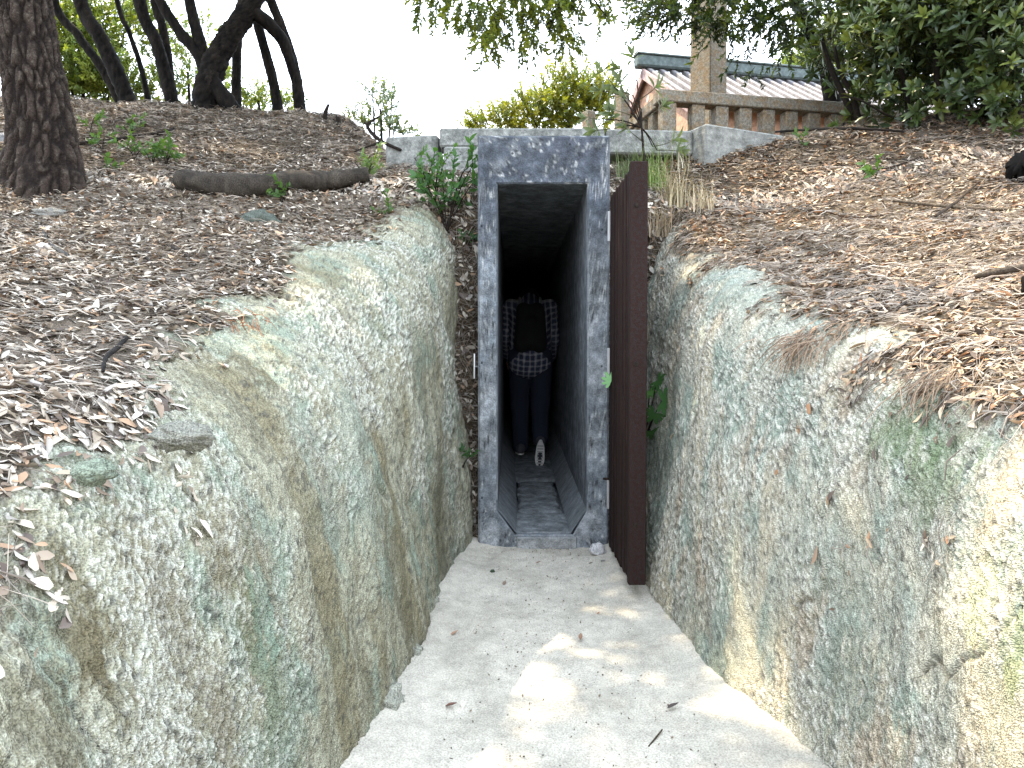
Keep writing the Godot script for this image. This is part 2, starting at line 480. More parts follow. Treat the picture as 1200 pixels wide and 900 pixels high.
func make_bank(side: int) -> Dictionary:
	var ds := PackedFloat32Array()
	var d := 4.5
	while d > 0.95:
		ds.append(d)
		d -= clampf(0.0031 * d, 0.004, 0.011)
	while d > -3.0:
		ds.append(d)
		d -= 0.06
	var nw := 215
	var nt := 95
	var nu := nw + nt
	var nv := ds.size()
	var v := PackedVector3Array()
	v.resize(nu * nv)
	var nrm := PackedVector3Array()
	nrm.resize(nu * nv)
	var litter := PackedFloat32Array()
	litter.resize(nu * nv)
	var col := PackedColorArray()
	col.resize(nu * nv)
	for j in nv:
		d = ds[j]
		var xe: float = table(XL if side < 0 else XR, d)
		var yf: float = floor_y(d)
		var batter: float = table([[1.2, 0.2], [2.4, 0.17], [3.4, 0.12], [4.2, 0.07]], d) if side < 0 else 0.13
		var xc: float = xe + side * batter * (table(TL if side < 0 else TR, d) - yf)
		var a := Vector2(xe, yf - 0.06)
		var c := Vector2(xc, height(xc, d))
		var reach: float = table([[1.2, 0.5], [3.4, 0.45], [4.2, 0.3]], d) if side < 0 else 0.3
		var e := Vector2(xc + side * reach, height(xc + side * reach, d))
		var p0 := a.lerp(c, table([[1.2, 0.5], [2.5, 0.6], [3.5, 0.7], [4.2, 0.76]], d) if side < 0 else 0.74)
		for i in nu:
			var p: Vector2
			var t: Vector2
			var u: float
			if i < nw:
				u = float(i) / (nw - 1)
				if u < 0.5:
					p = a.lerp(p0, u * 2)
					t = p0 - a
				else:
					var w: float = u * 2 - 1
					p = p0.lerp(c, w).lerp(c.lerp(e, w), w)
					t = (c - p0).lerp(e - c, w)
			else:
				var k: float = float(i - nw + 1) / nt
				var x: float = e.x + side * (k * 1.6 + 7.5 * pow(k, 4))
				p = Vector2(x, height(x, d))
				t = Vector2(side, height(x + side * 0.05, d) * 20 - p.y * 20)
			t = t.normalized()
			var n := Vector3(t.y, -t.x, 0) if side < 0 else Vector3(-t.y, t.x, 0)
			var q := Vector3(p.x, p.y, -d)
			var beyond: float = absf(p.x) - absf(xc)
			var le: float = litter_edge(side, d)
			var l: float = sm(-0.2, 0.22, beyond - le + 0.22 * nz.mask.get_noise_3d(q.x * 2.2, q.y * 2.2, q.z * 2.2) + 0.1 * nz.mask.get_noise_3d(q.x * 9, q.y * 9, q.z * 9))
			if i > nw + 25: l = 1.0
			# rock relief
			var big: float = nz.bulge.get_noise_2d(d * 0.9 + side * 7, q.y * 0.6) * (0.035 if side < 0 else 0.03)
			var rib: float = nz.mid.get_noise_3d(d * 3.2, q.y * 0.7 + q.x * 0.6, side * 5.0)
			var crack: float = sm(0.045, 0.0, absf(nz.stain2.get_noise_3d(d * 2.3 + q.y * 0.5, q.y * 0.55 + q.x * 0.5, side * 9.0))) * sm(-0.1, 0.25, nz.bulge.get_noise_2d(d * 2 + 30, q.y * 2))
			var rough: float = nz.mid.get_noise_3d(q.x * 7 + 3, q.y * 5, q.z * 7)
			var wx: float = nz.mid.get_noise_3d(q.x * 22, q.y * 22, q.z * 22)
			var wz: float = nz.mid.get_noise_3d(q.x * 22 + 70, q.y * 22, q.z * 22)
			var g: float = lerpf(nz.grain.get_noise_3d(q.x * 78 + wx * 0.9, q.y * 62 + wz * 0.9, q.z * 78 + wz * 0.7), nz.grain.get_noise_3d(q.x * 38 + wz, q.y * 32 + wx, q.z * 38) * 1.15, sm(0.0, 0.3, wz))
			g *= 0.55 + 0.9 * sm(-0.25, 0.3, wx)
			var f: float = nz.fine.get_noise_3d(q.x * 95, q.y * 80, q.z * 95)
			var crumb: float = sm(-0.25, 0.35, nz.mask.get_noise_3d(q.x * 1.3 + 9, q.y * 1.3, q.z * 1.3) + (0.35 * (sm(0.3, 0.9, q.y) + sm(2.6, 1.4, d)) - 0.25 if side < 0 else 0.1))
			var rock: float = 1.0 - 0.75 * l
			var disp: float = big * (1.0 - 0.5 * l) + rock * (rib * (0.012 if side < 0 else 0.010) - crack * 0.018 + rough * 0.014 - g * (0.0025 + 0.006 * crumb) + f * (0.0035 + 0.0055 * crumb)) + l * 0.02 * rough
			disp *= sm(-0.08, 0.08, q.y - yf + 0.03)
			if side > 0: disp *= 0.8
			q += n * disp
			v[j * nu + i] = q
			nrm[j * nu + i] = n
			litter[j * nu + i] = l
			# colour of the stone
			var s1: float = nz.stain.get_noise_3d(d * 4.2, q.y * 0.75 + q.x, side * 3.0)
			var s2: float = nz.stain2.get_noise_3d(d * 7.0 + 50, q.y * 1.6 + q.x, side * 3.0)
			var s4: float = nz.stain.get_noise_3d(d * 19.0 + 30, q.y * 1.7 + q.x, side * 3.0) + 0.5 * f
			var s3: float = nz.mask.get_noise_3d(q.x * 3.4 + 20, q.y * 2.6, q.z * 3.4)
			var k: Color
			if side < 0:
				k = Color(0.40, 0.39, 0.285).lerp(Color(0.30, 0.345, 0.265), sm(0.0, 0.4, s3))
				k = k.lerp(Color(0.235, 0.2, 0.115), 0.75 * sm(0.05, 0.4, s1) * (1.0 - 0.55 * crumb))
				k = k.lerp(Color(0.25, 0.225, 0.14), 0.55 * sm(0.08, 0.35, s4))
				k = k.lerp(Color(0.60, 0.60, 0.52), 0.8 * crumb * sm(0.05, 0.35, f + 0.4 * s2 - 0.35 * g - 0.15))
			else:
				k = Color(0.49, 0.475, 0.375).lerp(Color(0.355, 0.41, 0.335), sm(0.0, 0.35, s3))
				k = k.lerp(Color(0.30, 0.34, 0.275), 0.5 * sm(0.1, 0.38, s4))
				k = k.lerp(Color(0.60, 0.52, 0.37), 0.7 * sm(0.08, 0.42, s1))
				k = k.lerp(Color(0.66, 0.635, 0.55), (0.35 + 0.5 * crumb) * sm(0.0, 0.35, f + 0.4 * s2 - 0.35 * g - 0.15))
				k = k.lerp(Color(0.5, 0.36, 0.23), 0.45 * sm(0.25, 0.5, s2) * crumb)
			k = k * (1.0 + 0.35 * f)
			k = k.lerp(Color(0.16, 0.13, 0.08), 0.65 * sm(0.22, 0.42, nz.fine.get_noise_3d(q.x * 48 + 9, q.y * 30, q.z * 48)) * sm(-0.15, 0.25, s2))
			k = k.lerp(Color(0.10, 0.10, 0.085), 0.7 * sm(0.3, 0.48, wx - 0.3 * f))
			k = k.lerp(Color(0.16, 0.13, 0.085), 0.6 * crack)
			k = k.lerp(Color(0.19, 0.155, 0.12) if side < 0 else Color(0.18, 0.13, 0.085), sm(0.5, 0.9, l))
			col[j * nu + i] = k
	# the stains and painted sun patches: find the rock point that lies in the direction of each, then dye the stone round it
	for st in (STAINS_L if side < 0 else STAINS_AND_SUN_R):
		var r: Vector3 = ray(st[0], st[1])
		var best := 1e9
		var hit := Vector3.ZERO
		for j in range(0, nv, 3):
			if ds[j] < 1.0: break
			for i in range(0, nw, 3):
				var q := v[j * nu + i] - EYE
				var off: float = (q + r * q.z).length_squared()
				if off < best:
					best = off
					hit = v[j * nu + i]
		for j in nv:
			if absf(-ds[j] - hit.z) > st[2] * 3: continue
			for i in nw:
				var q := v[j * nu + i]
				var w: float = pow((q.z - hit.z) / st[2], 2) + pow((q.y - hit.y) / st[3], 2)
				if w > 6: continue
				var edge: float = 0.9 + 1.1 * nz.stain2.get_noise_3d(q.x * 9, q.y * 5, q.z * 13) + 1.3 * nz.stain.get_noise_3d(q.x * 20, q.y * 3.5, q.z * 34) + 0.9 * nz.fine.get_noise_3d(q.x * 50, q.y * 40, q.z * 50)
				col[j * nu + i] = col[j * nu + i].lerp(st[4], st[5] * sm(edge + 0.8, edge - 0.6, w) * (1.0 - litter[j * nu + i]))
	var mesh := commit(v, grid_index(nu, nv, side < 0), col)
	return {"v": v, "n": nrm, "litter": litter, "nu": nu, "nv": nv, "d": ds, "mesh": mesh, "nw": nw}

func make_hill() -> Dictionary:
	var xs := PackedFloat32Array()
	var x := -40.0
	while x < 40:
		xs.append(x)
		x += 0.035 if absf(x - 0.2) < 1.4 else (0.07 if absf(x) < 4.5 else (0.4 if absf(x) < 10 else 4.0))
	var rows := []   # [d, share of the height]
	for i in 36: rows.append([4.26 + 0.16 * pow(i / 36.0, 1.6), i / 36.0])
	var d := 4.43
	while d < 60:
		rows.append([d, 1.0])
		d += 0.05 if d < 8 else (0.25 if d < 14 else 4.0)
	var nu := xs.size()
	var nv := rows.size()
	var v := PackedVector3Array()
	var col := PackedColorArray()
	var nrm := PackedVector3Array()
	var litter := PackedFloat32Array()
	for r in rows:
		for k in nu:
			var h: float = height(xs[k], r[0])
			var y: float = lerpf(-0.15, h, sm(0, 1, r[1]) * 0.4 + r[1] * 0.6) if r[1] < 1 else h
			var b: float = nz.mid.get_noise_3d(xs[k] * 5, y * 5, r[0] * 5)
			var f: float = nz.fine.get_noise_3d(xs[k] * 30, y * 30, r[0] * 30)
			var head: float = 1.0 if r[1] < 1 else sm(4.8, 4.43, r[0])
			var p := Vector3(xs[k], y + 0.02 * b, -r[0])
			p.z += head * (b * 0.05 + f * 0.02 - 0.02)
			p.y += 0.012 * f * (1.0 if r[0] < 12 else 0.0)
			v.append(p)
			nrm.append(Vector3(0, 1, 0).lerp(Vector3(0, 0.25, 1), head).normalized())
			litter.append(1.0)
			col.append(Color(0.13, 0.105, 0.08).lerp(Color(0.2, 0.17, 0.13), sm(-0.1, 0.5, b)))
	# the hillside is open where the passage runs through it
	var all := grid_index(nu, nv, true)
	var idx := PackedInt32Array()
	for i in range(0, all.size(), 3):
		var p := (v[all[i]] + v[all[i + 1]] + v[all[i + 2]]) / 3.0
		if p.x > -0.17 and p.x < 0.515 and p.z > -4.93: continue
		idx.append_array([all[i], all[i + 1], all[i + 2]])
	return {"v": v, "n": nrm, "litter": litter, "nu": nu, "nv": nv, "mesh": commit(v, idx, col), "nw": 0}

func make_ground() -> void:
	left_bank = make_bank(-1)
	right_bank = make_bank(1)
	hill = make_hill()
	structure("left_bank", left_bank.mesh, M.rock, "rough grey green rock face stained brown, leaf littered slope above it")
	structure("right_bank", right_bank.mesh, M.rock, "pale grey rock face with cream and mossy patches under a littered slope")
	structure("hill", hill.mesh, M.soil, "dark soil hillside round the concrete doorway")
	# the sandy floor of the trench
	var nu := 150
	var nv := 260
	var v := PackedVector3Array()
	var col := PackedColorArray()
	for j in nv:
		var d: float = 4.3 - 7.3 * pow(float(j) / (nv - 1), 1.35)
		for i in nu:
			var x: float = lerpf(-1.3, 1.7, float(i) / (nu - 1))
			var xl: float = table(XL, d)
			var xr: float = table(XR, d)
			var y: float = floor_y(d) + 0.012 * nz.mid.get_noise_2d(x * 2.2, d * 2.2) + 0.003 * nz.fine.get_noise_2d(x * 14, d * 14)
			y += 0.03 * pow(sm(0.3, 1.05, absf(x - (xl + xr) / 2) / ((xr - xl) / 2)), 2)
			v.append(Vector3(x, y, -d))
			var m: float = nz.stain.get_noise_2d(x * 1.6, d * 1.6)
			var k := Color(0.62, 0.595, 0.53).lerp(Color(0.54, 0.515, 0.455), sm(0.0, 0.5, m))
			col.append(k)
	structure("path", commit(v, grid_index(nu, nv, true), col), M.sand, "pale sandy floor of the trench")
	var g := soup()
	face(g, [Vector3(-150, -1.1, 150), Vector3(-150, -1.1, -200), Vector3(150, -1.1, -200), Vector3(150, -1.1, 150)], Color(0.12, 0.13, 0.07))
	structure("ground", baked(g), M.soil, "low ground beyond the mound")

# ---------------------------------------------------------------- the concrete doorway and its passage
func loft(s: Array, a: PackedVector3Array, b: PackedVector3Array, na: int, nb: int, shade: Callable) -> void:
	for i in a.size():
		var k := (i + 1) % a.size()
		var base: int = s[0].size()
		for r in nb + 1:
			for q in na + 1:
				var t := float(q) / na
				var w := float(r) / nb
				var p := a[i].lerp(a[k], t).lerp(b[i].lerp(b[k], t), w)
				s[0].append(p)
				s[2].append(shade.call(p))
		for r in nb:
			for q in na:
				var o := base + r * (na + 1) + q
				s[1].append_array([o, o + na + 1, o + 1, o + 1, o + na + 1, o + na + 2])

func loops(z: float, outer: float, inner: float) -> Array:
	# outer: outset of the outline, inner: outset of the opening
	var xl := -0.186 - outer
	var xr := 0.531 + outer
	var yt := 2.25 + outer
	var a := -0.079 - inner
	var b := 0.41 + inner
	var top := 1.99 + inner
	var low := 0.076 - inner
	var c := 0.205
	var ax := 0.015
	var bx := 0.335
	var o := PackedVector3Array([Vector3(ax, -0.15, z), Vector3(bx, -0.15, z), Vector3(xr, -0.15, z), Vector3(xr, c, z), Vector3(xr, yt, z), Vector3(xl, yt, z), Vector3(xl, c, z), Vector3(xl, -0.15, z)])
	var i := PackedVector3Array([Vector3(ax, low, z), Vector3(bx, low, z), Vector3((bx + b) / 2, (low + c) / 2, z), Vector3(b, c, z), Vector3(b, top, z), Vector3(a, top, z), Vector3(a, c, z), Vector3((a + ax) / 2, (low + c) / 2, z)])
	return [o, i]

func concrete_tone(p: Vector3) -> Color:
	var m: float = nz.stain.get_noise_3d(p.x * 3.5, p.y * 2.0, p.z * 3)
	var f: float = nz.stain2.get_noise_3d(p.x * 9, p.y * 7, p.z * 9)
	var s: float = nz.mask.get_noise_3d(p.x * 26, p.y * 26, p.z * 26)
	var k := Color(0.23, 0.255, 0.28).lerp(Color(0.37, 0.39, 0.405), sm(-0.1, 0.45, m))
	# dark weathering that has run over the lintel, and grey crusts down the jambs
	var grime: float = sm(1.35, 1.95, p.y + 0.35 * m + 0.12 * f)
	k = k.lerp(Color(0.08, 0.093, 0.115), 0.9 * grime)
	k = k.lerp(Color(0.19, 0.2, 0.205), 0.6 * sm(0.12, 0.4, f + 0.3 * m))
	k = k.lerp(Color(0.52, 0.53, 0.52), 0.8 * sm(0.26, 0.42, s) * sm(0.0, 0.3, f + 0.2) )
	k = k.lerp(Color(0.04, 0.042, 0.045), 0.85 * sm(0.3, 0.44, nz.mask.get_noise_3d(p.x * 34 + 40, p.y * 34, p.z * 34)) * sm(-0.05, 0.25, f))
	return k

func inner_tone(p: Vector3) -> Color:
	var m: float = nz.stain.get_noise_3d(p.x * 3.0, p.y * 1.0, p.z * 2)
	var f: float = nz.stain2.get_noise_3d(p.x * 12, p.y * 8, p.z * 9)
	var k := Color(0.22, 0.242, 0.262).lerp(Color(0.29, 0.31, 0.328), sm(-0.2, 0.4, m))
	return k.lerp(Color(0.19, 0.2, 0.205), 0.5 * sm(0.12, 0.4, f))

func make_portal() -> void:
	var root := thing("concrete_doorway", Vector3(0.17, 0, -4.3), "tall narrow weathered concrete doorway set into the hillside", "doorway")
	var z := -4.19
	var s := soup()
	var back := loops(-4.95, 0, 0)
	var edge := loops(z - 0.012, 0, 0)
	var front := loops(z, -0.012, 0.008)
	var lip := loops(z - 0.008, 0, 0)
	loft(s, back[0], edge[0], 10, 6, concrete_tone)
	loft(s, edge[0], front[0], 24, 1, concrete_tone)
	loft(s, front[0], front[1], 70, 20, concrete_tone)
	loft(s, front[1], lip[1], 24, 1, concrete_tone)
	var roof_back := PackedVector3Array()
	put("frame", baked(s), M.concrete, root)
	s = soup()
	var d0 := loops(z - 0.008, 0, 0)
	var d1 := loops(-6.46, 0, 0)
	var d2 := loops(-6.47, 0, 0.02)
	var d3 := loops(-6.48, 0, 0)
	var d4 := loops(-12.0, 0, 0)
	loft(s, d0[1], d1[1], 8, 30, inner_tone)
	loft(s, d1[1], d2[1], 8, 1, inner_tone)
	loft(s, d2[1], d3[1], 8, 1, inner_tone)
	loft(s, d3[1], d4[1], 8, 10, inner_tone)
	put("lining", baked(s), M.concrete, root)
	s = soup()
	face(s, [Vector3(-0.2, -0.2, -12), Vector3(-0.2, 2.3, -12), Vector3(0.6, 2.3, -12), Vector3(0.6, -0.2, -12)], Color(0.2, 0.2, 0.2))
	put("end_wall", baked(s), M.concrete, root)
	# an outer skin so that daylight enters by the doorway alone
	s = soup()
	var o0 := loops(-4.95, 0.0, 0)
	var o1 := loops(-12.05, 0.0, 0)
	loft(s, o0[0], o1[0], 1, 1, inner_tone)
	put("outer_skin", baked(s), M.concrete, root)
	# floor slabs, rising gently into the passage
	var joint := [4.205, 4.69, 5.68, 6.67, 8.4, 10.2, 12.0]
	for i in 6:
		var a: float = joint[i] + 0.011
		var b: float = joint[i + 1] - 0.011
		var xa := 0.02 if i != 1 else 0.045
		var xb := 0.33 if i != 1 else 0.30
		var pts := []
		var ns := 22
		var v := PackedVector3Array()
		var col := PackedColorArray()
		var nv := 24
		for j in nv + 1:
			for k in ns + 1:
				var d := lerpf(a, b, float(j) / nv)
				var wob: float = (0.02 * nz.mid.get_noise_2d(d * 14, i * 9.0) + 0.012 * nz.fine.get_noise_2d(d * 30, i * 5.0)) if i == 1 else 0.0
				var ee := float(k) / ns
				var x := lerpf(xa - wob, xb + wob * 0.8, clampf((ee - 0.04) / 0.92, 0, 1))
				var y: float = 0.078 + 0.045 * (d - 4.19) + (0.0 if i != 1 else -0.004) + 0.003 * nz.mid.get_noise_2d(x * 9, d * 9)
				if k == 0 or k == ns or j == 0 or j == nv: y -= 0.02
				v.append(Vector3(x, y, -d))
				var tone := Color(0.29, 0.31, 0.322)
				col.append(tone.lerp(Color(0.17, 0.175, 0.175), 0.6 * sm(0.05, 0.4, nz.stain2.get_noise_2d(x * 9 + i * 4, d * 6))))
		put("floor_slab", commit(v, grid_index(ns + 1, nv + 1, false), col), M.concrete, root)
	# gutter fill under the slabs
	s = soup()
	var rise := func(d): return 0.074 + 0.045 * (d - 4.19)
	for sgn in [0, 1]:
		var xo := -0.079 if sgn == 0 else 0.41
		var xi := 0.03 if sgn == 0 else 0.32
		for i in 8:
			var a := 4.2 if i == 0 else 4.7 + (i - 1) * 1.04
			var b := 4.69 if i == 0 else a + 1.04
			face(s, [Vector3(xo, rise.call(a) + 0.132, -a), Vector3(xo, rise.call(b) + 0.132, -b), Vector3(xi, rise.call(b), -b), Vector3(xi, rise.call(a), -a)] if i > 0 else [Vector3(xo, 0.213, -a), Vector3(xo, rise.call(b) + 0.132, -b), Vector3(xi, rise.call(b), -b), Vector3(xi, rise.call(a), -a)], Color(0.27, 0.29, 0.30))
	put("gutter", baked(s), M.concrete, root)
	# worn sill below the opening, a paler cast strip
	s = soup()
	add_box(s, Transform3D(Basis(), Vector3(0.19, 0.022, -4.186)), Vector3(0.33, 0.085, 0.02), 0.006, Color(0.36, 0.365, 0.36))
	put("sill", baked(s), M.concrete, root)
	var pin := soup()
	add_tube(pin, [Vector3(-0.206, 1.07, -4.2), Vector3(-0.207, 0.935, -4.2)], [0.006, 0.006], 10, 0.05, 0, Color(1.2, 1.2, 1.2))
	add_tube(pin, [Vector3(-0.207, 1.0, -4.2), Vector3(-0.18, 1.0, -4.22)], [0.004, 0.004], 8, 0.05)
	put("latch_pin", baked(pin), M.steel, root)
	var bolt := soup()
	add_tube(bolt, [Vector3(0.50, 0.385, -4.195), Vector3(0.535, 0.385, -4.18)], [0.007, 0.007], 8, 0.02)
	put("rusty_bolt", baked(bolt), M.rust, root)

func make_door() -> void:
	# hinged on the right jamb and swung out towards the camera
	var hinge := Vector3(0.552, 0.0, -4.16)
	var free := Vector3(0.562, 0.0, -3.42)
	var root := thing("slatted_door", hinge, "narrow rusty brown door of upright metal slats, swung wide open", "door")
	var along := (free - hinge).normalized()
	var long := (free - hinge).length()
	var out := along.cross(Vector3.UP).normalized()   # across the leaf
	var bs := Basis(along, Vector3.UP, out)
	var part := func(called, centre, size, b, col = Color.WHITE):
		var o := MeshInstance3D.new()
		o.name = called
		o.mesh = box_mesh(size, b, col)
		o.material_override = M.rust
		root.add_child(o, true)
		o.transform = Transform3D(bs, bs * centre)
		return o
	part.call("stile", Vector3(long - 0.02, 0.97, 0.0), Vector3(0.045, 1.89, 0.078), 0.004, Color(1.45, 1.25, 1.2))
	part.call("stile", Vector3(0.03, 0.97, 0.0), Vector3(0.05, 1.89, 0.05), 0.004)
	for y in [0.05, 0.62, 1.27, 1.87]: part.call("rail", Vector3(long / 2, y, -0.016), Vector3(long - 0.09, 0.05, 0.02), 0.003)
	var n := 12
	for i in n:
		var w := (long - 0.1) / n
		part.call("slat", Vector3(0.06 + w * (i + 0.5), 0.965 + 0.003 * sin(i * 7.0), 0.012 + 0.003 * sin(i * 3.7)), Vector3(w * 0.56, 1.86, 0.044), 0.005, [Color(0.7, 0.68, 0.68), Color(1.2, 1.0, 0.95), Color(0.5, 0.5, 0.52), Color(2.2, 1.7, 1.45), Color(0.8, 0.75, 0.72)][(i * 7 + i / 3) % 5])
	var bolts := soup()
	for y in [1.72, 1.02, 0.3]:
		var o := MeshInstance3D.new()
		o.name = "bolt"
		var c := CylinderMesh.new()
		c.top_radius = 0.010
		c.bottom_radius = 0.012
		c.height = 0.008
		c.radial_segments = 12
		c.rings = 1
		o.mesh = c
		o.material_override = M.dark_bark
		root.add_child(o, true)
		o.transform = Transform3D(Basis(along, Vector3.UP, out) * Basis(Vector3.BACK, -PI / 2), bs * Vector3(long + 0.003, y, 0.01))
	for y in [1.76, 1.02, 0.3]:
		var s := soup()
		var c := Vector3(0.541, y, -4.172)
		for k in 3:
			add_tube(s, [c + Vector3(0, -0.085 + k * 0.058, 0), c + Vector3(0, -0.031 + k * 0.058, 0)], [0.0105, 0.0105], 14, 0.03)
		add_box(s, Transform3D(Basis(), c + Vector3(-0.012, 0, -0.012)), Vector3(0.02, 0.16, 0.004), 0.001)
		var o := MeshInstance3D.new()
		o.name = "hinge"
		o.mesh = baked(s)
		o.material_override = M.steel
		root.add_child(o, true)
		o.position = -root.position

# ---------------------------------------------------------------- stonework and the shed above
func block(called: String, a: Vector3, b: Vector3, y0: float, y1: float, thick: float, m: Material, label: String, category: String, group := "") -> Node3D:
	var mid := (a + b) / 2
	var s := soup()
	var dir := (b - a)
	dir.y = 0
	var bs := Basis(dir.normalized(), Vector3.UP, dir.normalized().cross(Vector3.UP))
	add_box(s, Transform3D(bs, Vector3.ZERO), Vector3(dir.length(), y1 - y0, thick), 0.012)
	var o := put(called, baked(s), m)
	o.position = Vector3(mid.x, (y0 + y1) / 2, mid.z)
	tag(o, label, category, group)
	return o

func flat(p: Vector3) -> Vector3:
	return Vector3(p.x, 0, p.z)

func make_stonework() -> void:
	var g := "kerb stones behind the doorway"
	block("kerb_stone", Vector3(-0.86, 0, -5.42), Vector3(-0.495, 0, -5.36), 2.2, 2.57, 0.16, M.kerb, "grey kerb stone end on to the leafy mound, lower than its neighbour", "kerb stone", g)
	block("kerb_stone", Vector3(-0.485, 0, -5.3), Vector3(0.62, 0, -5.3), 2.462, 2.588, 0.22, M.kerb, "long pale kerb stone lying just behind the doorway's lintel", "kerb stone", g)
	block("kerb_stone", Vector3(-0.5, 0, -5.06), Vector3(-0.12, 0, -5.02), 2.2, 2.315, 0.2, M.kerb, "low kerb stone half buried beside the leafy plant", "kerb stone", g)
	block("kerb_stone", Vector3(0.63, 0, -5.3), Vector3(1.215, 0, -5.34), 2.42, 2.585, 0.2, M.kerb, "kerb stone with long grass growing along its front", "kerb stone", g)
	block("kerb_stone", Vector3(1.24, 0, -5.22), Vector3(1.86, 0, -5.5), 2.3, 2.6, 0.2, M.kerb, "mossy kerb stone with one end sunk in leaf litter", "kerb stone", g)
	block("buried_slab", Vector3(-0.45, 0, -5.2), Vector3(0.6, 0, -5.2), 2.2, 2.44, 0.2, M.kerb, "recessed footing stone under the long pale kerb", "kerb stone", g)
	# balustrade: corner, one run to the right and one back
	var corner := at(782, 108, 6.5)
	var right := Vector3(1, 0, -0.2).normalized()
	var back := Vector3(-0.2, 0, -1).normalized()
	var root := thing("stone_balustrade", Vector3(corner.x, 2.5, corner.z), "weathered stone balustrade with square posts around the shrine terrace", "balustrade")
	var put_box := func(called, c, size, bs):
		var o := MeshInstance3D.new()
		o.name = called
		o.mesh = box_mesh(size, 0.008)
		o.material_override = M.stone
		root.add_child(o, true)
		o.transform = Transform3D(bs, c - root.position)
	var br := Basis(right, Vector3.UP, right.cross(Vector3.UP))
	var bb := Basis(back, Vector3.UP, back.cross(Vector3.UP))
	var top := corner.y
	put_box.call("rail", flat(corner) + right * 1.05 + Vector3(0, top - 0.05, 0), Vector3(2.3, 0.1, 0.15), br)
	put_box.call("rail", flat(corner) + back * 0.66 + Vector3(0, top - 0.053, 0), Vector3(1.15, 0.1, 0.14), bb)
	put_box.call("post", flat(corner) + Vector3(0, 2.48 + (top - 2.58) / 2, 0), Vector3(0.12, top - 2.58, 0.12), br)
	for i in 9:
		put_box.call("baluster", flat(corner) + right * (0.26 + 0.215 * i) + Vector3(0, 2.48 + (top - 2.58) / 2, 0), Vector3(0.115, top - 2.58, 0.11), br)
	for i in 5:
		put_box.call("baluster", flat(corner) + back * (0.26 + 0.2 * i) + Vector3(0, 2.48 + (top - 2.585) / 2, 0), Vector3(0.10, top - 2.585, 0.10), bb)
	put_box.call("plinth", flat(corner) + right * 1.05 + Vector3(0, 2.44, 0), Vector3(2.4, 0.08, 0.2), br)
	put_box.call("plinth", flat(corner) + back * 0.7 + Vector3(0, 2.437, 0), Vector3(1.2, 0.08, 0.2), bb)
	# single stone posts further along
	for q in [[729, 109, 7.3, 0.11, "taller square stone post beside the balustrade's end"], [690, 131, 7.6, 0.10, "shorter square stone post standing apart from the balustrade"]]:
		var p := at(q[0], q[1], q[2])
		var s := soup()
		add_box(s, Transform3D(Basis(Vector3.UP, 0.6), Vector3(0, (p.y - 2.45) / 2, 0)), Vector3(q[3], p.y - 2.45, q[3]), 0.008)
		var o := put("stone_post", baked(s), M.stone)
		o.position = Vector3(p.x, 2.45, p.z)
		tag(o, q[4], "stone post", "square posts on the terrace")
	# tall pillar
	var pp := at(830, 110, 8.0)
	var ps := soup()
	add_box(ps, Transform3D(Basis(Vector3.UP, 0.62), Vector3(0, 1.3, 0)), Vector3(0.26, 2.7, 0.27), 0.012)
	var po := thing("stone_pillar", Vector3(pp.x, 2.45, pp.z), "tall square stone pillar with tan mottling", "pillar")
	var pm := MeshInstance3D.new()
	pm.name = "shaft"
	pm.mesh = baked(ps)
	pm.material_override = M.stone
	po.add_child(pm)
	var cm := MeshInstance3D.new()
	cm.name = "capital"
	var cs := soup()
	add_box(cs, Transform3D(Basis(Vector3.UP, 0.72), Vector3(0, 2.72, 0)), Vector3(0.36, 0.14, 0.36), 0.02)
	cm.mesh = baked(cs)
	cm.material_override = M.stone
	po.add_child(cm)

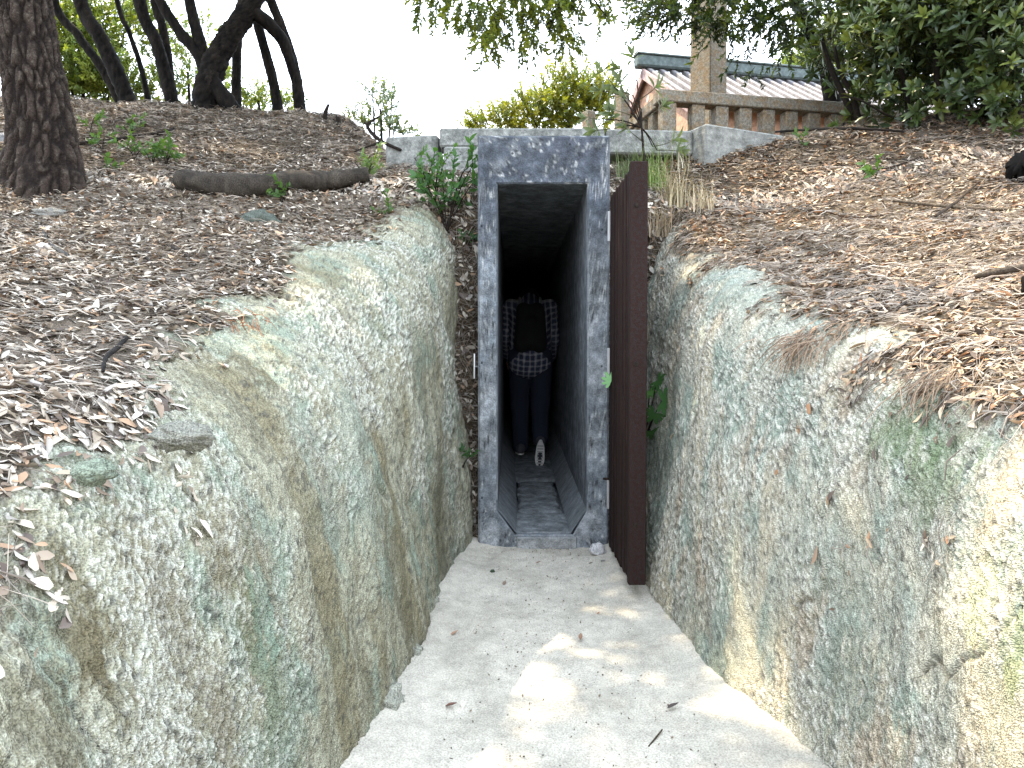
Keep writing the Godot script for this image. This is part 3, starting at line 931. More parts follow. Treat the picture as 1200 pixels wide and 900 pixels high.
func make_shed() -> void:
	var a := at(745, 72, 10.0)     # ridge, gable end
	var b := at(985, 91, 10.62)    # ridge, far end
	b.y = a.y
	var along := flat(b - a).normalized()
	var front := Vector3.UP.cross(along) * -1.0   # towards the camera
	if front.z < 0: front = -front
	var root := thing("tin_roofed_shed", Vector3(a.x, 2.5, a.z), "small salmon walled shed with a corrugated grey metal roof", "shed")
	var long := (b - a).length() + 1.6
	var half := 1.45
	var pitch := 0.62
	var s := soup()
	# ridge cap
	var bs := Basis(along, Vector3.UP, front)
	add_box(s, Transform3D(bs, a + along * (long / 2)), Vector3(long, 0.15, 0.16), 0.02, Color(0.15, 0.19, 0.185))
	add_box(s, Transform3D(bs, a + along * (long / 2) + Vector3(0, 0.083, 0)), Vector3(long + 0.02, 0.02, 0.2), 0.005, Color(0.2, 0.24, 0.235))
	put("ridge_cap", baked(s), M.paint, root)
	# two sheeted roof planes, each with upright ribs
	for sgn: float in [1.0, -1.0]:
		s = soup()
		var down: Vector3 = (front * sgn - Vector3.UP * pitch).normalized()
		var n: Vector3 = (front * sgn * pitch + Vector3.UP).normalized()
		var w: float = half / (front * sgn).dot(down)
		var o := a + along * 0.12 - Vector3.UP * 0.09
		var sheet := PackedVector3Array()
		add_box(s, Transform3D(Basis(along, n, along.cross(n)), o + along * (long - 0.24) / 2 + down * (w / 2) - n * 0.03), Vector3(long - 0.24, 0.02, w), 0.003, Color(0.25, 0.24, 0.25))
		var roof := put("roof", baked(s), M.paint, root)
		for i in int((long - 0.3) / 0.165):
			var rs := soup()
			var c: Vector3 = o + along * (0.06 + 0.165 * i) + down * (w / 2)
			add_box(rs, Transform3D(Basis(along, n, along.cross(n)), c), Vector3(0.055, 0.05, w + 0.02), 0.008, Color(0.31, 0.295, 0.305))
			put("rib", baked(rs), M.paint, roof)
		rs_barge(root, o + n * 0.0, down, w, n, along)
	# gable wall and long wall
	s = soup()
	var g := a + along * 0.17 - Vector3.UP * 0.14
	var e1 := g + front * 1.2 - Vector3.UP * 1.2 * pitch
	var e2 := g - front * 1.2 - Vector3.UP * 1.2 * pitch
	var f1 := Vector3(e1.x, 2.4, e1.z)
	var f2 := Vector3(e2.x, 2.4, e2.z)
	var salmon := Color(0.56, 0.33, 0.22)
	face(s, [g, e1, f1, f2, e2], salmon)
	var far := along * (long - 0.5)
	face(s, [g + far, e2 + far, f2 + far, f1 + far, e1 + far], salmon)
	face(s, [e1, e1 + far, f1 + far, f1], salmon)
	face(s, [e2, f2, f2 + far, e2 + far], salmon)
	put("wall", baked(s), M.paint, root)
	s = soup()
	var vent := g - Vector3.UP * 0.32 - along * 0.005
	var ring := []
	for i in 20: ring.append(vent + front * 0.05 * cos(TAU * i / 20) + Vector3.UP * 0.05 * sin(TAU * i / 20))
	face(s, ring, Color(0.5, 0.47, 0.45))
	put("vent", baked(s), M.paint, root)

func rs_barge(root: Node3D, o: Vector3, down: Vector3, w: float, n: Vector3, along: Vector3) -> void:
	var s := soup()
	add_box(s, Transform3D(Basis(along, n, along.cross(n)), o - along * 0.02 + down * (w / 2) - n * 0.05), Vector3(0.03, 0.12, w), 0.004, Color(0.5, 0.36, 0.34))
	put("barge_board", baked(s), M.paint, root)

# ---------------------------------------------------------------- leaf litter
func litter_leaf(variant: int) -> ArrayMesh:
	var s := soup()
	add_leaf(s, Transform3D(Basis(), Vector3(0, 0, -0.5)), 1.0, [0.40, 0.33, 0.46][variant], [0.25, -0.3, 0.1][variant], [0.45, 0.8, 0.25][variant], Color.WHITE, 4, [0.5, 0.55, 0.45][variant])
	return baked(s)

func needle_mesh() -> ArrayMesh:
	var s := soup()
	add_tube(s, [Vector3(0, 0, -0.5), Vector3(0.03, 0.06, 0), Vector3(-0.02, 0, 0.5)], [0.012, 0.014, 0.008], 3, 0.34, 0, Color.WHITE, 0, 0, false)
	return baked(s)

func strew(surf: Dictionary, density: Callable, place: Callable) -> void:
	var v: PackedVector3Array = surf.v
	var nu: int = surf.nu
	var nn: PackedVector3Array = surf.n
	var litter: PackedFloat32Array = surf.litter
	for j in surf.nv - 1:
		var d: float = -v[j * nu].z
		if d < 0.2 or d > 8.2: continue
		for i in nu - 1:
			var k: int = j * nu + i
			var p := v[k]
			if p.x < -0.72 * d - 0.9 or p.x > 0.72 * d + 0.9: continue
			if p.x > -0.19 and p.x < 0.535 and d > 4.15 and d < 5.0: continue
			var area: float = (v[k + 1] - p).cross(v[k + nu] - p).length()
			var want: float = density.call(p, d, litter[k]) * area
			var n := int(want)
			if rng.randf() < want - n: n += 1
			for t in n:
				place.call(p + (v[k + 1] - p) * rng.randf() + (v[k + nu] - p) * rng.randf(), nn[k], litter[k])

func make_litter() -> void:
	var kinds := [[[], []], [[], []], [[], []]]
	var needle := [[], []]
	var cool_shade := [Color(0.52, 0.46, 0.37), Color(0.43, 0.365, 0.29), Color(0.31, 0.25, 0.19), Color(0.56, 0.51, 0.44), Color(0.2, 0.15, 0.11), Color(0.38, 0.25, 0.16), Color(0.12, 0.095, 0.08), Color(0.34, 0.31, 0.275), Color(0.48, 0.43, 0.36)]  # pale palette with shade mixed into the leaf colours
	var warm_sun := [Color(0.46, 0.355, 0.245), Color(0.36, 0.25, 0.16), Color(0.26, 0.17, 0.11), Color(0.55, 0.46, 0.34), Color(0.16, 0.11, 0.075), Color(0.40, 0.22, 0.12), Color(0.10, 0.075, 0.06), Color(0.52, 0.385, 0.255), Color(0.3, 0.25, 0.2)]  # browner palette with sunlight mixed into the leaf colours
	for which in 3:
		for k in kinds:
			k[0].clear()
			k[1].clear()
		needle[0].clear()
		needle[1].clear()
		var surf: Dictionary = [left_bank, right_bank, hill][which]
		var pal: Array = warm_sun if which == 1 else cool_shade
		var leaf_density := func(p, d, l):
			var far: float = clampf(3.0 / d, 0.35, 1.0)
			var base: float = 2800.0 * far * sm(0.25, 0.95, l) * (0.55 + 0.9 * sm(-0.3, 0.3, nz.mask.get_noise_3d(p.x * 1.5, p.y, p.z * 1.5)))
			if which < 2: base += (110.0 if which == 0 else 40.0) * sm(0.03, 0.5, l)
			if which == 2 and d < 4.45: base = 800.0
			if which == 0: base *= 1.25
			if which == 2 and absf(p.x) > 5.5: base = 0.0
			return base
		var lay_leaf := func(p, n, l):
			var c: Color = pal[rng.randi() % pal.size()] if not (which == 2 and p.x > 0.9) else warm_sun[rng.randi() % warm_sun.size()]
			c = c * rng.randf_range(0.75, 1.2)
			if which == 2 and p.z > -4.45: c = c * 0.6
			var size: float = rng.randf_range(0.02, 0.05) * (1.0 if rng.randf() < 0.85 else 1.3)
			if which == 0: size *= 1.05
			var tilt := Basis(Vector3(rng.randfn(), 0.2, rng.randfn()).normalized(), rng.randfn() * 0.38)
			var b := tilt * frame(n, rng.randf() * TAU)
			var sc := Vector3(size * rng.randf_range(0.8, 1.15), size * rng.randf_range(0.5, 1.2), size)
			if rng.randf() < 0.3: sc.y = -sc.y
			var v := rng.randi() % 3
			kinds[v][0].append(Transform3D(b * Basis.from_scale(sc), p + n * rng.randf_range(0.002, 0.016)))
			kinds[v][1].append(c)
		strew(surf, leaf_density, lay_leaf)
		var needle_density := func(p, d, l):
			var far: float = clampf(3.0 / d, 0.3, 1.0)
			var base: float = 1500.0 * far * sm(0.3, 0.9, l)
			if which == 1: base *= 1.5
			if which == 0: base *= 0.55
			if which == 2 and d < 4.45: base = 1700.0
			if which == 2 and absf(p.x) > 5.5: base = 0.0
			return base + (12.0 * sm(0.02, 0.3, l) if which < 2 else 0.0)
		var lay_needle := func(p, n, l):
			var c: Color = Color(0.22, 0.18, 0.145).lerp(Color(0.48, 0.42, 0.35), rng.randf()) * rng.randf_range(0.45, 1.15)
			if which == 2 and p.z > -4.45: c = c * 0.55
			var size: float = rng.randf_range(0.04, 0.13)
			var thick: float = rng.randf_range(0.6, 1.0) * 0.09
			if rng.randf() < 0.12: thick *= 2.6
			var spin: float = rng.randf() * TAU
			if which == 1: spin = lerpf(spin, 1.2 + rng.randfn() * 0.4, 0.6)
			var b := Basis(Vector3(rng.randfn(), 0.1, rng.randfn()).normalized(), rng.randfn() * 0.28) * frame(n, spin)
			needle[0].append(Transform3D(b * Basis.from_scale(Vector3(thick, thick, size)), p + n * rng.randf_range(0.004, 0.022)))
			needle[1].append(c)
		strew(surf, needle_density, lay_needle)
		var where: String = ["slope under the pine", "slope below the glossy shrub", "mound around the doorway"][which]
		for v in 3:
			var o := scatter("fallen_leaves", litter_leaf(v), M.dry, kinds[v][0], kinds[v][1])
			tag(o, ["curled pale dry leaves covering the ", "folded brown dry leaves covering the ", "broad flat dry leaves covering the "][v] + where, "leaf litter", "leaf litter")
		var o2 := scatter("dry_needles", needle_mesh(), M.dry, needle[0], needle[1])
		tag(o2, "fine dry needles and twigs strewn over the " + where, "leaf litter", "leaf litter")
	# crumbs of bark and leaf on the sand
	var xf := []
	var cols := []
	for i in 1500:
		var d := 4.15 - 3.0 * pow(rng.randf(), 0.8)
		var xl: float = table(XL, d)
		var xr: float = table(XR, d)
		var t := rng.randf()
		if rng.randf() < 0.35: t = rng.randf() * 0.07 if rng.randf() < 0.5 else 1 - rng.randf() * 0.07
		if rng.randf() < 0.12: d = 4.17 - absf(rng.randfn()) * 0.05
		var p := Vector3(lerpf(xl, xr, t), floor_y(d) + 0.004, -d)
		var sz := rng.randf_range(0.002, 0.0055)
		xf.append(Transform3D(rand_basis(rng) * Basis.from_scale(Vector3(sz, sz * 0.6, sz * rng.randf_range(0.8, 2.4))), p))
		cols.append(Color(0.1, 0.075, 0.05) * rng.randf_range(0.5, 2.0))
	var cr := box_mesh(Vector3.ONE, 0.3)
	tag(scatter("crumbs", cr, M.dry, xf, cols), "dark specks of bark and leaf on the sand", "debris", "", "stuff")

# ---------------------------------------------------------------- plants
# a twig with leaves, about one unit long, along +y
func sprig_mesh(count: int, leaf_len: float, leaf_wide: float, whorl: bool, seed_at: int, curl := 0.15) -> ArrayMesh:
	var r := RandomNumberGenerator.new()
	r.seed = seed_at
	var s := soup()
	add_tube(s, [Vector3.ZERO, Vector3(0.03, 0.5, 0.02), Vector3(0, 1, 0)], [0.022, 0.016, 0.009], 4, 0.34, 0, Color(0.45, 0.35, 0.22), 0, 0, false)
	for i in count:
		var t: float = (float(i) + r.randf()) / count
		var y: float = lerpf(0.15, 1.0, t) if not whorl else lerpf(0.78, 1.0, t)
		var az: float = i * 2.4 + r.randf() * 0.5
		var lean: float = r.randf_range(0.5, 1.2) if not whorl else lerpf(1.35, 0.35, t) + r.randf_range(-0.2, 0.2)
		var b := Basis(Vector3.UP, az) * Basis(Vector3.RIGHT, -PI / 2 + lean) * Basis(Vector3.BACK, r.randf_range(-0.5, 0.5))
		var tone := r.randf_range(0.65, 1.35)
		add_leaf(s, Transform3D(b, Vector3(0, y, 0)), leaf_len * r.randf_range(0.7, 1.1), leaf_wide * r.randf_range(0.8, 1.1), curl * r.randf_range(0.3, 1.6), 0.25, Color(tone, tone, tone), 3, 0.62 if whorl else 0.5)
	return baked(s)

var sprigs := {}

func make_sprigs() -> void:
	sprigs.oak = [sprig_mesh(12, 0.34, 0.15, false, 1), sprig_mesh(15, 0.30, 0.14, false, 2), sprig_mesh(10, 0.38, 0.16, false, 3)]
	sprigs.glossy = [sprig_mesh(9, 0.62, 0.2, true, 4), sprig_mesh(11, 0.55, 0.18, true, 5), sprig_mesh(8, 0.66, 0.2, true, 6)]
	sprigs.bush = [sprig_mesh(9, 0.42, 0.22, false, 7), sprig_mesh(7, 0.45, 0.26, false, 8)]

# foliage sprigs filling balls [centre, radii, how many], pointing away from a point
func foliage(kind: String, blobs: Array, size: Vector2, tones: Array, from: Vector3, droop := 0.0, skip = null) -> Array:
	var out := []
	for m in sprigs[kind]: out.append([[], []])
	for b in blobs:
		for i in b[2]:
			var q := Vector3(rng.randfn(), rng.randfn(), rng.randfn()).normalized() * pow(rng.randf(), 0.42)
			q *= 1.0 + 0.22 * nz.land.get_noise_3d(q.x * 2 + b[0].x, q.y * 2 + b[0].y, q.z * 2)
			var p: Vector3 = b[0] + Vector3(q.x * b[1].x, q.y * b[1].y, q.z * b[1].z)
			if skip and skip.call(p): continue
			var dir: Vector3 = ((p - from).normalized() * 0.7 + q * 0.6 + Vector3(rng.randfn(), rng.randfn(), rng.randfn()) * 0.4 - Vector3.UP * droop).normalized()
			var k := rng.randi() % out.size()
			var s := rng.randf_range(size.x, size.y)
			out[k][0].append(Transform3D(frame(dir, rng.randf() * TAU).scaled(Vector3.ONE * s), p))
			out[k][1].append(tones[rng.randi() % tones.size()] * rng.randf_range(0.75, 1.3))
	return out

func dress(root: Node3D, called: String, kind: String, fol: Array, m: Material) -> void:
	for k in fol.size():
		if fol[k][0].size(): scatter(called, sprigs[kind][k], m, fol[k][0], fol[k][1], root)

# a tree: trunk and limbs given as [points, radii]; the crown is added by dress()
func tree(called: String, label: String, trunk: Array, limbs: Array, m: Material, rough := 0.12, group := "", sides := 18, col := Color.WHITE) -> Node3D:
	var base: Vector3 = trunk[0][0]
	var root := thing(called, base, label, "tree", group)
	put("trunk", tube(trunk[0], trunk[1], sides, 0.02, rough, col, 0.8, base.x * 7), m, root)
	for l in limbs:
		put("limb", tube(l[0], l[1], 16, 0.03, rough * 0.8, col, 0.8, base.x * 5), m, root)
	return root

# sunlit places: rays through them towards the sun stay free of leaves. [point, radius]
var gaps := []

func add_gap(px: float, py: float, r: float, on_floor: bool) -> void:
	var p: Vector3
	if on_floor:
		var q := ray(px, py)
		var d := 1.0
		while d < 4.2 and EYE.y + q.y * d > floor_y(d): d += 0.01
		p = EYE + q * d
	else:
		p = on_slope(px, py)
	gaps.append([p, r + (0.05 if on_floor else 0.1)])

func in_gap(p: Vector3) -> bool:
	for g in gaps:
		var q: Vector3 = p - g[0]
		var s := SUN.normalized()
		if (q - s * q.dot(s)).length() < g[1]: return true
	return false

func px_line(pts: Array, d: float, dd := 0.0) -> Array:
	var out := []
	for i in pts.size(): out.append(at(pts[i][0], pts[i][1], d + dd * i))
	return out

func make_pine() -> void:
	var base := on_slope(52, 214)
	base.y -= 0.22
	var d := -base.z
	var top := at(26, 0, d)
	var pts := [base, base + Vector3(0.0, 0.4, 0), base.lerp(top, 0.5) + Vector3(0.03, 0, 0), top, Vector3(-2.95, 4.6, -4.4), Vector3(-2.9, 6.6, -4.3)]
	var rad := [0.225, 0.18, 0.162, 0.142, 0.13, 0.06]
	var c := Curve3D.new()
	for i in pts.size():
		var tn: Vector3 = (pts[mini(i + 1, pts.size() - 1)] - pts[maxi(i - 1, 0)]) / 6.0
		c.add_point(pts[i], -tn, tn)
	var total := c.get_baked_length()
	var sides := 150
	var v := PackedVector3Array()
	var col := PackedColorArray()
	var ys := PackedFloat32Array()
	var o := 0.0
	while o < total:
		ys.append(o)
		o += 0.012 if o < 1.5 else 0.08
	var plates := noise(FastNoiseLite.TYPE_CELLULAR, 1.0, 31, 1, FastNoiseLite.RETURN_DISTANCE2_SUB)
	for y in ys:
		var p := c.sample_baked(y, true)
		var k := 0
		while k < pts.size() - 2 and c.get_closest_offset(pts[k + 1]) < y: k += 1
		var oa := c.get_closest_offset(pts[k])
		var ob := c.get_closest_offset(pts[k + 1])
		var r: float = lerpf(rad[k], rad[k + 1], clampf((y - oa) / (ob - oa), 0, 1))
		for j in sides + 1:
			var a: float = TAU * j / sides
			var e := Vector3(cos(a), 0, sin(a))
			var q := Vector3(e.x * 0.2, p.y, e.z * 0.2)
			var warp: float = nz.mid.get_noise_3d(q.x * 8, q.y * 4, q.z * 8) * 0.5
			var pl: float = plates.get_noise_3d(q.x * 17 + warp, q.y * 6.5 + warp * 1.5, q.z * 17)   # -1 at the joints of the plates
			var g: float = nz.fine.get_noise_3d(q.x * 40, q.y * 26, q.z * 40)
			var deep: float = sm(-0.98, -0.62, pl)
			var flare: float = 1.0 + 0.16 * sm(0.45, 0.1, y) * (1.0 + sin(a * 5 + 1))
			v.append(p + e * (r * flare + 0.022 * deep + 0.006 * g + 0.004 * nz.mid.get_noise_3d(q.x * 20, q.y * 20, q.z * 20) - 0.012))
			var t := Color(0.035, 0.027, 0.024).lerp(Color(0.115, 0.094, 0.086), deep)
			t = t.lerp(Color(0.30, 0.28, 0.26), 0.55 * deep * sm(0.1, 0.5, g + 0.6 * warp))
			col.append(t)
	var root := thing("pine_tree", base, "thick pine trunk with deeply plated bark rising from the leaf litter", "tree")
	put("trunk", commit(v, grid_index(sides + 1, ys.size(), false), col), M.bark, root)
	for l in [[Vector3(-2.95, 4.9, -4.4), Vector3(-2.0, 5.7, -4.1), Vector3(-1.0, 6.1, -3.7)], [Vector3(-2.92, 5.3, -4.4), Vector3(-3.6, 5.9, -3.6), Vector3(-4.4, 6.3, -2.9)], [Vector3(-2.9, 5.6, -4.35), Vector3(-3.2, 6.2, -5.2), Vector3(-3.8, 6.5, -6.0)]]:
		put("limb", tube(l, [0.08, 0.055, 0.02], 10, 0.08, 0.1, Color(0.1, 0.08, 0.065)), M.bark, root)
	var fol := foliage("oak", [[Vector3(-2.7, 6.5, -4.1), Vector3(2.3, 0.9, 2.0), 3200], [Vector3(-3.0, 6.6, -2.6), Vector3(2.0, 0.8, 1.6), 1800], [Vector3(-4.2, 6.4, -5.0), Vector3(1.6, 0.9, 1.6), 700], [Vector3(-2.9, 6.5, -5.7), Vector3(1.5, 0.8, 1.3), 1300]], Vector2(0.17, 0.26), [Color(0.05, 0.085, 0.03), Color(0.075, 0.11, 0.035), Color(0.04, 0.07, 0.03)], Vector3(-2.9, 5.6, -4.3), 0.0, in_gap)
	dress(root, "crown", "oak", fol, M.leaf)

func make_clump() -> void:
	# slender dark trunks on the crest: [pixel points, radii in pixels, depth, label, forks]
	var list := [
		[[[152, 124], [122, 84], [92, 42], [62, -6]], [8, 7, 6, 6], 7.7, "slender dark trunk leaning hardest towards the pine"],
		[[[160, 124], [138, 88], [118, 45], [92, -10]], [14, 12, 11, 10], 7.5, "stout dark trunk with a slimmer one crossing at its foot"],
		[[[178, 124], [166, 82], [152, 40], [136, -8]], [5, 4, 3.6, 3.5], 7.9, "thinnest sapling trunk between two stouter leaning ones"],
		[[[212, 138], [197, 100], [183, 50], [162, -8]], [11, 10.5, 9, 9], 7.1, "dark trunk leaning away beside the gnarled forked tree"],
		[[[203, 128], [197, 75], [190, 30], [180, -10]], [7, 7, 6.5, 6], 7.6, "straight slim trunk half hidden behind a leaning one"],
		[[[277, 126], [277, 80], [279, 40], [283, -10]], [7.5, 7, 7, 6.5], 7.6, "upright slim trunk seen through the fork of the gnarled tree"],
		[[[330, 133], [320, 95], [308, 50], [297, 10], [290, -20]], [8.5, 7.5, 7, 6.5, 6], 7.3, "slim bare trunk leaning over next to the end of the mound"],
		[[[354, 133], [346, 85], [333, 40], [318, 2], [308, -25]], [9, 8, 7.5, 7, 6.5], 7.2, "last bare trunk at the open end of the row, above the stumps"]]
	var crown_at := Vector3(-2.6, 6.3, -7.2)
	var bark := Color(1, 1, 1)
	for i in list.size():
		var q: Array = list[i]
		var pts := px_line(q[0], q[2])
		pts[0].y -= 0.15
		var rad := []
		for r in q[1]: rad.append(0.86 * r / F * q[2])
		var last: Vector3 = pts[-1]
		pts.append(last + (last - pts[-2]) * 0.5 + Vector3(0, 1.2, 0.1))
		rad.append(rad[-1] * 0.6)
		var fork := []
		if i == 7:
			pass
		var root := tree("leaning_tree", q[3], [pts, rad], fork, M.trunk_bark, 0.17, "slender trees on the crest", 26)
		var c: Vector3 = pts[-1] + Vector3(0.2 * (i - 3), 0.7, 0.3)
		var fol := foliage("oak", [[c, Vector3(1.1, 0.8, 1.3), 330]], Vector2(0.16, 0.24), [Color(0.05, 0.085, 0.03), Color(0.08, 0.12, 0.035)], pts[-1], 0.0, in_gap)
		dress(root, "crown", "oak", fol, M.leaf)
	# the gnarled forked tree
	var d := 6.9
	var main := px_line([[238, 150], [240, 118], [246, 92], [258, 62], [274, 35], [292, 8], [308, -20]], d)
	main[0].y -= 0.15
	var k := d / F
	var limbs := [
		[px_line([[244, 92], [232, 62], [214, 42], [198, 18], [182, -8]], d), [0.075, 0.06, 0.055, 0.05, 0.045]],
		[px_line([[240, 80], [234, 50], [226, 20], [220, -10]], d, 0.03), [0.07, 0.062, 0.055, 0.05]],
		[px_line([[278, 142], [268, 122], [254, 102], [244, 84]], d, -0.02), [0.10, 0.09, 0.08, 0.06]],
		[px_line([[292, 10], [314, 28], [332, 50], [346, 92]], d, 0.1), [0.075, 0.07, 0.06, 0.05]],
		[[main[-1], Vector3(-1.6, 4.9, -6.6), Vector3(-0.7, 5.0, -6.2), Vector3(0.1, 4.6, -5.9)], [0.09, 0.06, 0.045, 0.03]],
		[[main[-1], Vector3(-1.9, 5.4, -6.4), Vector3(-1.2, 6.2, -5.6), Vector3(-0.2, 6.6, -4.6)], [0.10, 0.08, 0.06, 0.03]],
		[[Vector3(-0.7, 5.0, -6.2), at(560, -20, 6.0), at(590, 25, 5.9)], [0.03, 0.016, 0.008]],
		[[Vector3(0.1, 4.6, -5.9), at(655, -5, 5.8), at(640, 30, 5.7)], [0.03, 0.014, 0.007]],
		[[Vector3(0.1, 4.6, -5.9), at(690, -10, 5.8), at(712, 20, 5.8)], [0.025, 0.010, 0.004]]]
	var root := tree("gnarled_tree", "gnarled dark tree forking low, the thickest trunk of the row", [main, [22 * k, 17 * k, 16 * k, 15 * k, 14.5 * k, 14 * k, 13 * k]], limbs, M.trunk_bark, 0.22, "slender trees on the crest", 34)
	var oak := [Color(0.13, 0.17, 0.045), Color(0.21, 0.24, 0.045), Color(0.12, 0.15, 0.07)]
	# sprays that hang into view above the doorway
	var hang := []
	for b in [[505, -8, 28, 14, 36], [545, 8, 22, 14, 34], [578, 22, 26, 18, 56], [570, 48, 14, 12, 20], [615, -2, 44, 16, 84], [612, 38, 16, 11, 20], [650, 6, 26, 22, 60], [662, 36, 13, 12, 24], [620, 55, 6, 6, 5], [690, -6, 28, 10, 26], [704, 14, 4, 10, 4]]:
		hang.append([at(b[0], b[1], 5.85), Vector3(b[2] * 0.0065, b[3] * 0.0065, 0.3), b[4]])
	dress(root, "hanging_spray", "oak", foliage("oak", hang, Vector2(0.10, 0.17), oak, Vector3(-0.3, 4.9, -6.0), 0.45), M.leaf)
	dress(root, "crown", "oak", foliage("oak", [[Vector3(-0.4, 6.7, -4.9), Vector3(1.7, 0.7, 1.5), 460], [Vector3(-1.4, 6.4, -6.2), Vector3(1.6, 0.9, 1.4), 700], [Vector3(0.9, 6.8, -5.6), Vector3(1.5, 0.7, 1.6), 260]], Vector2(0.17, 0.25), oak, Vector3(-1.2, 5.6, -5.8), 0.0, in_gap), M.leaf)

func make_right_trees() -> void:
	# the evergreen behind the balustrade, hanging over the pillar
	var base := on_slope(988, 158)
	var d := 7.0
	base = Vector3(at(988, 150, d).x, 2.6, -d)
	var root := tree("evergreen_tree", "dark evergreen tree behind the balustrade, its crown over the tall pillar", [[base, at(972, 95, d), at(955, 50, d), at(930, -5, d), at(900, -70, d), Vector3(2.3, 6.2, -6.8)], [0.1, 0.08, 0.065, 0.055, 0.05, 0.03]],
		[[[at(964, 72, d), at(975, 40, d), at(990, 0, d), at(1000, -50, d)], [0.05, 0.04, 0.035, 0.03]], [[at(925, -10, d), at(880, -25, d), at(820, -15, d), at(765, 5, d)], [0.04, 0.03, 0.02, 0.008]], [[at(930, 0, d), at(900, 20, d), at(880, 45, d)], [0.02, 0.012, 0.006]]], M.dark_bark, 0.12, "", 14)
	var tones := [Color(0.035, 0.06, 0.025), Color(0.055, 0.085, 0.03), Color(0.09, 0.12, 0.03), Color(0.04, 0.055, 0.04)]
	var hang := []
	for b in [[770, 5, 26, 18, 60], [800, 10, 30, 16, 70], [842, 12, 24, 20, 70], [880, 8, 30, 22, 70], [868, 50, 10, 12, 10], [905, 22, 24, 26, 55], [935, 18, 26, 26, 60], [890, 78, 5, 8, 4], [922, 60, 10, 10, 8], [830, 42, 6, 8, 7], [760, 28, 8, 8, 9], [960, 12, 28, 30, 70], [820, -30, 60, 20, 100], [900, -30, 60, 20, 120]]:
		hang.append([at(b[0], b[1], 6.9), Vector3(b[2] * 0.0077, b[3] * 0.0077, 0.4), b[4]])
	dress(root, "hanging_spray", "oak", foliage("oak", hang, Vector2(0.11, 0.18), tones, at(960, -30, 7.0), 0.3), M.leaf)
	dress(root, "crown", "oak", foliage("oak", [[Vector3(2.2, 6.2, -6.6), Vector3(1.9, 0.9, 1.7), 700]], Vector2(0.17, 0.25), tones, Vector3(2.3, 5.2, -6.8), 0.0, in_gap), M.leaf)
	# the glossy shrub on the bank
	var foot := on_slope(1100, 172)
	var sh := thing("glossy_shrub", foot, "large dense shrub with long glossy whorled leaves on the bank", "shrub")
	for q in [[[1102, 172], [1100, 120], [1096, 60], [1090, -20], 5.3, 0.03], [[1065, 158], [1062, 110], [1050, 60], [1030, 10], 5.5, 0.022], [[1002, 140], [985, 105], [972, 75], [962, 40], 5.8, 0.03], [[1006, 140], [998, 110], [985, 85], [978, 55], 5.75, 0.026], [[1150, 165], [1155, 110], [1165, 50], [1172, -10], 5.2, 0.026], [[1190, 160], [1192, 90], [1196, 20], [1205, -40], 5.0, 0.03], [[1085, 150], [1040, 135], [1010, 118], [990, 112], 5.4, 0.01], [[1110, 165], [1085, 178], [1060, 165], [1040, 150], 5.3, 0.012]]:
		var pts := px_line(q.slice(0, 4), q[4])
		put("stem", tube(pts, [q[5], q[5] * 0.85, q[5] * 0.7, q[5] * 0.45], 8, 0.06, 0.12, Color.WHITE, 0.3, q[0][0]), M.dark_bark, sh)
	var blobs := []
	for b in [[1020, 20, 50, 40, 5.6, 90], [1060, 50, 55, 45, 5.4, 130], [1110, 25, 60, 40, 5.3, 130], [1160, 50, 50, 55, 5.1, 140], [1195, 20, 40, 50, 4.9, 100], [1100, 80, 60, 35, 5.6, 110], [1040, 95, 35, 30, 5.7, 55], [990, 60, 25, 35, 5.9, 40], [1150, 110, 45, 30, 5.2, 70], [1190, 100, 30, 40, 4.9, 70], [1090, 130, 45, 18, 5.3, 36], [1150, -20, 80, 40, 5.2, 130], [1060, -25, 60, 30, 5.5, 90], [1180, 145, 25, 14, 4.9, 14], [1030, 125, 20, 14, 5.4, 12]]:
		var k: float = b[4] / F
		blobs.append([at(b[0], b[1], b[4]), Vector3(b[2] * k, b[3] * k, 0.38), b[5]])
	# behind: the dark inside of the thicket
	for b in [[1060, 50, 90, 60, 6.3, 220], [1160, 60, 70, 70, 6.0, 240], [1200, 60, 60, 80, 5.7, 160], [1110, 110, 80, 35, 6.0, 150]]:
		var k: float = b[4] / F
		blobs.append([at(b[0], b[1], b[4]), Vector3(b[2] * k, b[3] * k, 0.4), b[5]])
	var gl := [Color(0.05, 0.075, 0.025), Color(0.065, 0.10, 0.03), Color(0.12, 0.15, 0.035), Color(0.035, 0.055, 0.025), Color(0.06, 0.085, 0.03)]
	var fol := foliage("glossy", blobs, Vector2(0.11, 0.17), gl, at(1100, 150, 5.6), -0.25)
	# the sprigs nearest the path are parts of their own, those behind them one mass
	var all := []
	for k in fol.size():
		for i in fol[k][0].size(): all.append([fol[k][0][i], fol[k][1][i], k])
	all.sort_custom(func(a, b): return a[0].origin.z > b[0].origin.z)
	var rest := [[[], []], [[], []], [[], []]]
	var mats := []
	for c in gl:
		for e in 2:
			var m: StandardMaterial3D = M.gloss.duplicate()
			m.albedo_color = (c * (0.85 + 0.35 * e)).linear_to_srgb()
			mats.append(m)
	for i in all.size():
		var e: Array = all[i]
		var pix: Vector3 = e[0].origin - EYE
		if i < 420 and mini(i % 2, 1) == 0 and absf(pix.x / pix.z) < 0.69 and sh.get_child_count() < 230:
			var o := MeshInstance3D.new()
			o.name = "sprig"
			o.mesh = sprigs.glossy[e[2]]
			o.material_override = mats[rng.randi() % mats.size()]
			sh.add_child(o, true)
			o.transform = e[0]
			o.position -= sh.position
		else:
			rest[e[2]][0].append(e[0])
			rest[e[2]][1].append(e[1])
	dress(sh, "foliage", "glossy", rest, M.gloss)

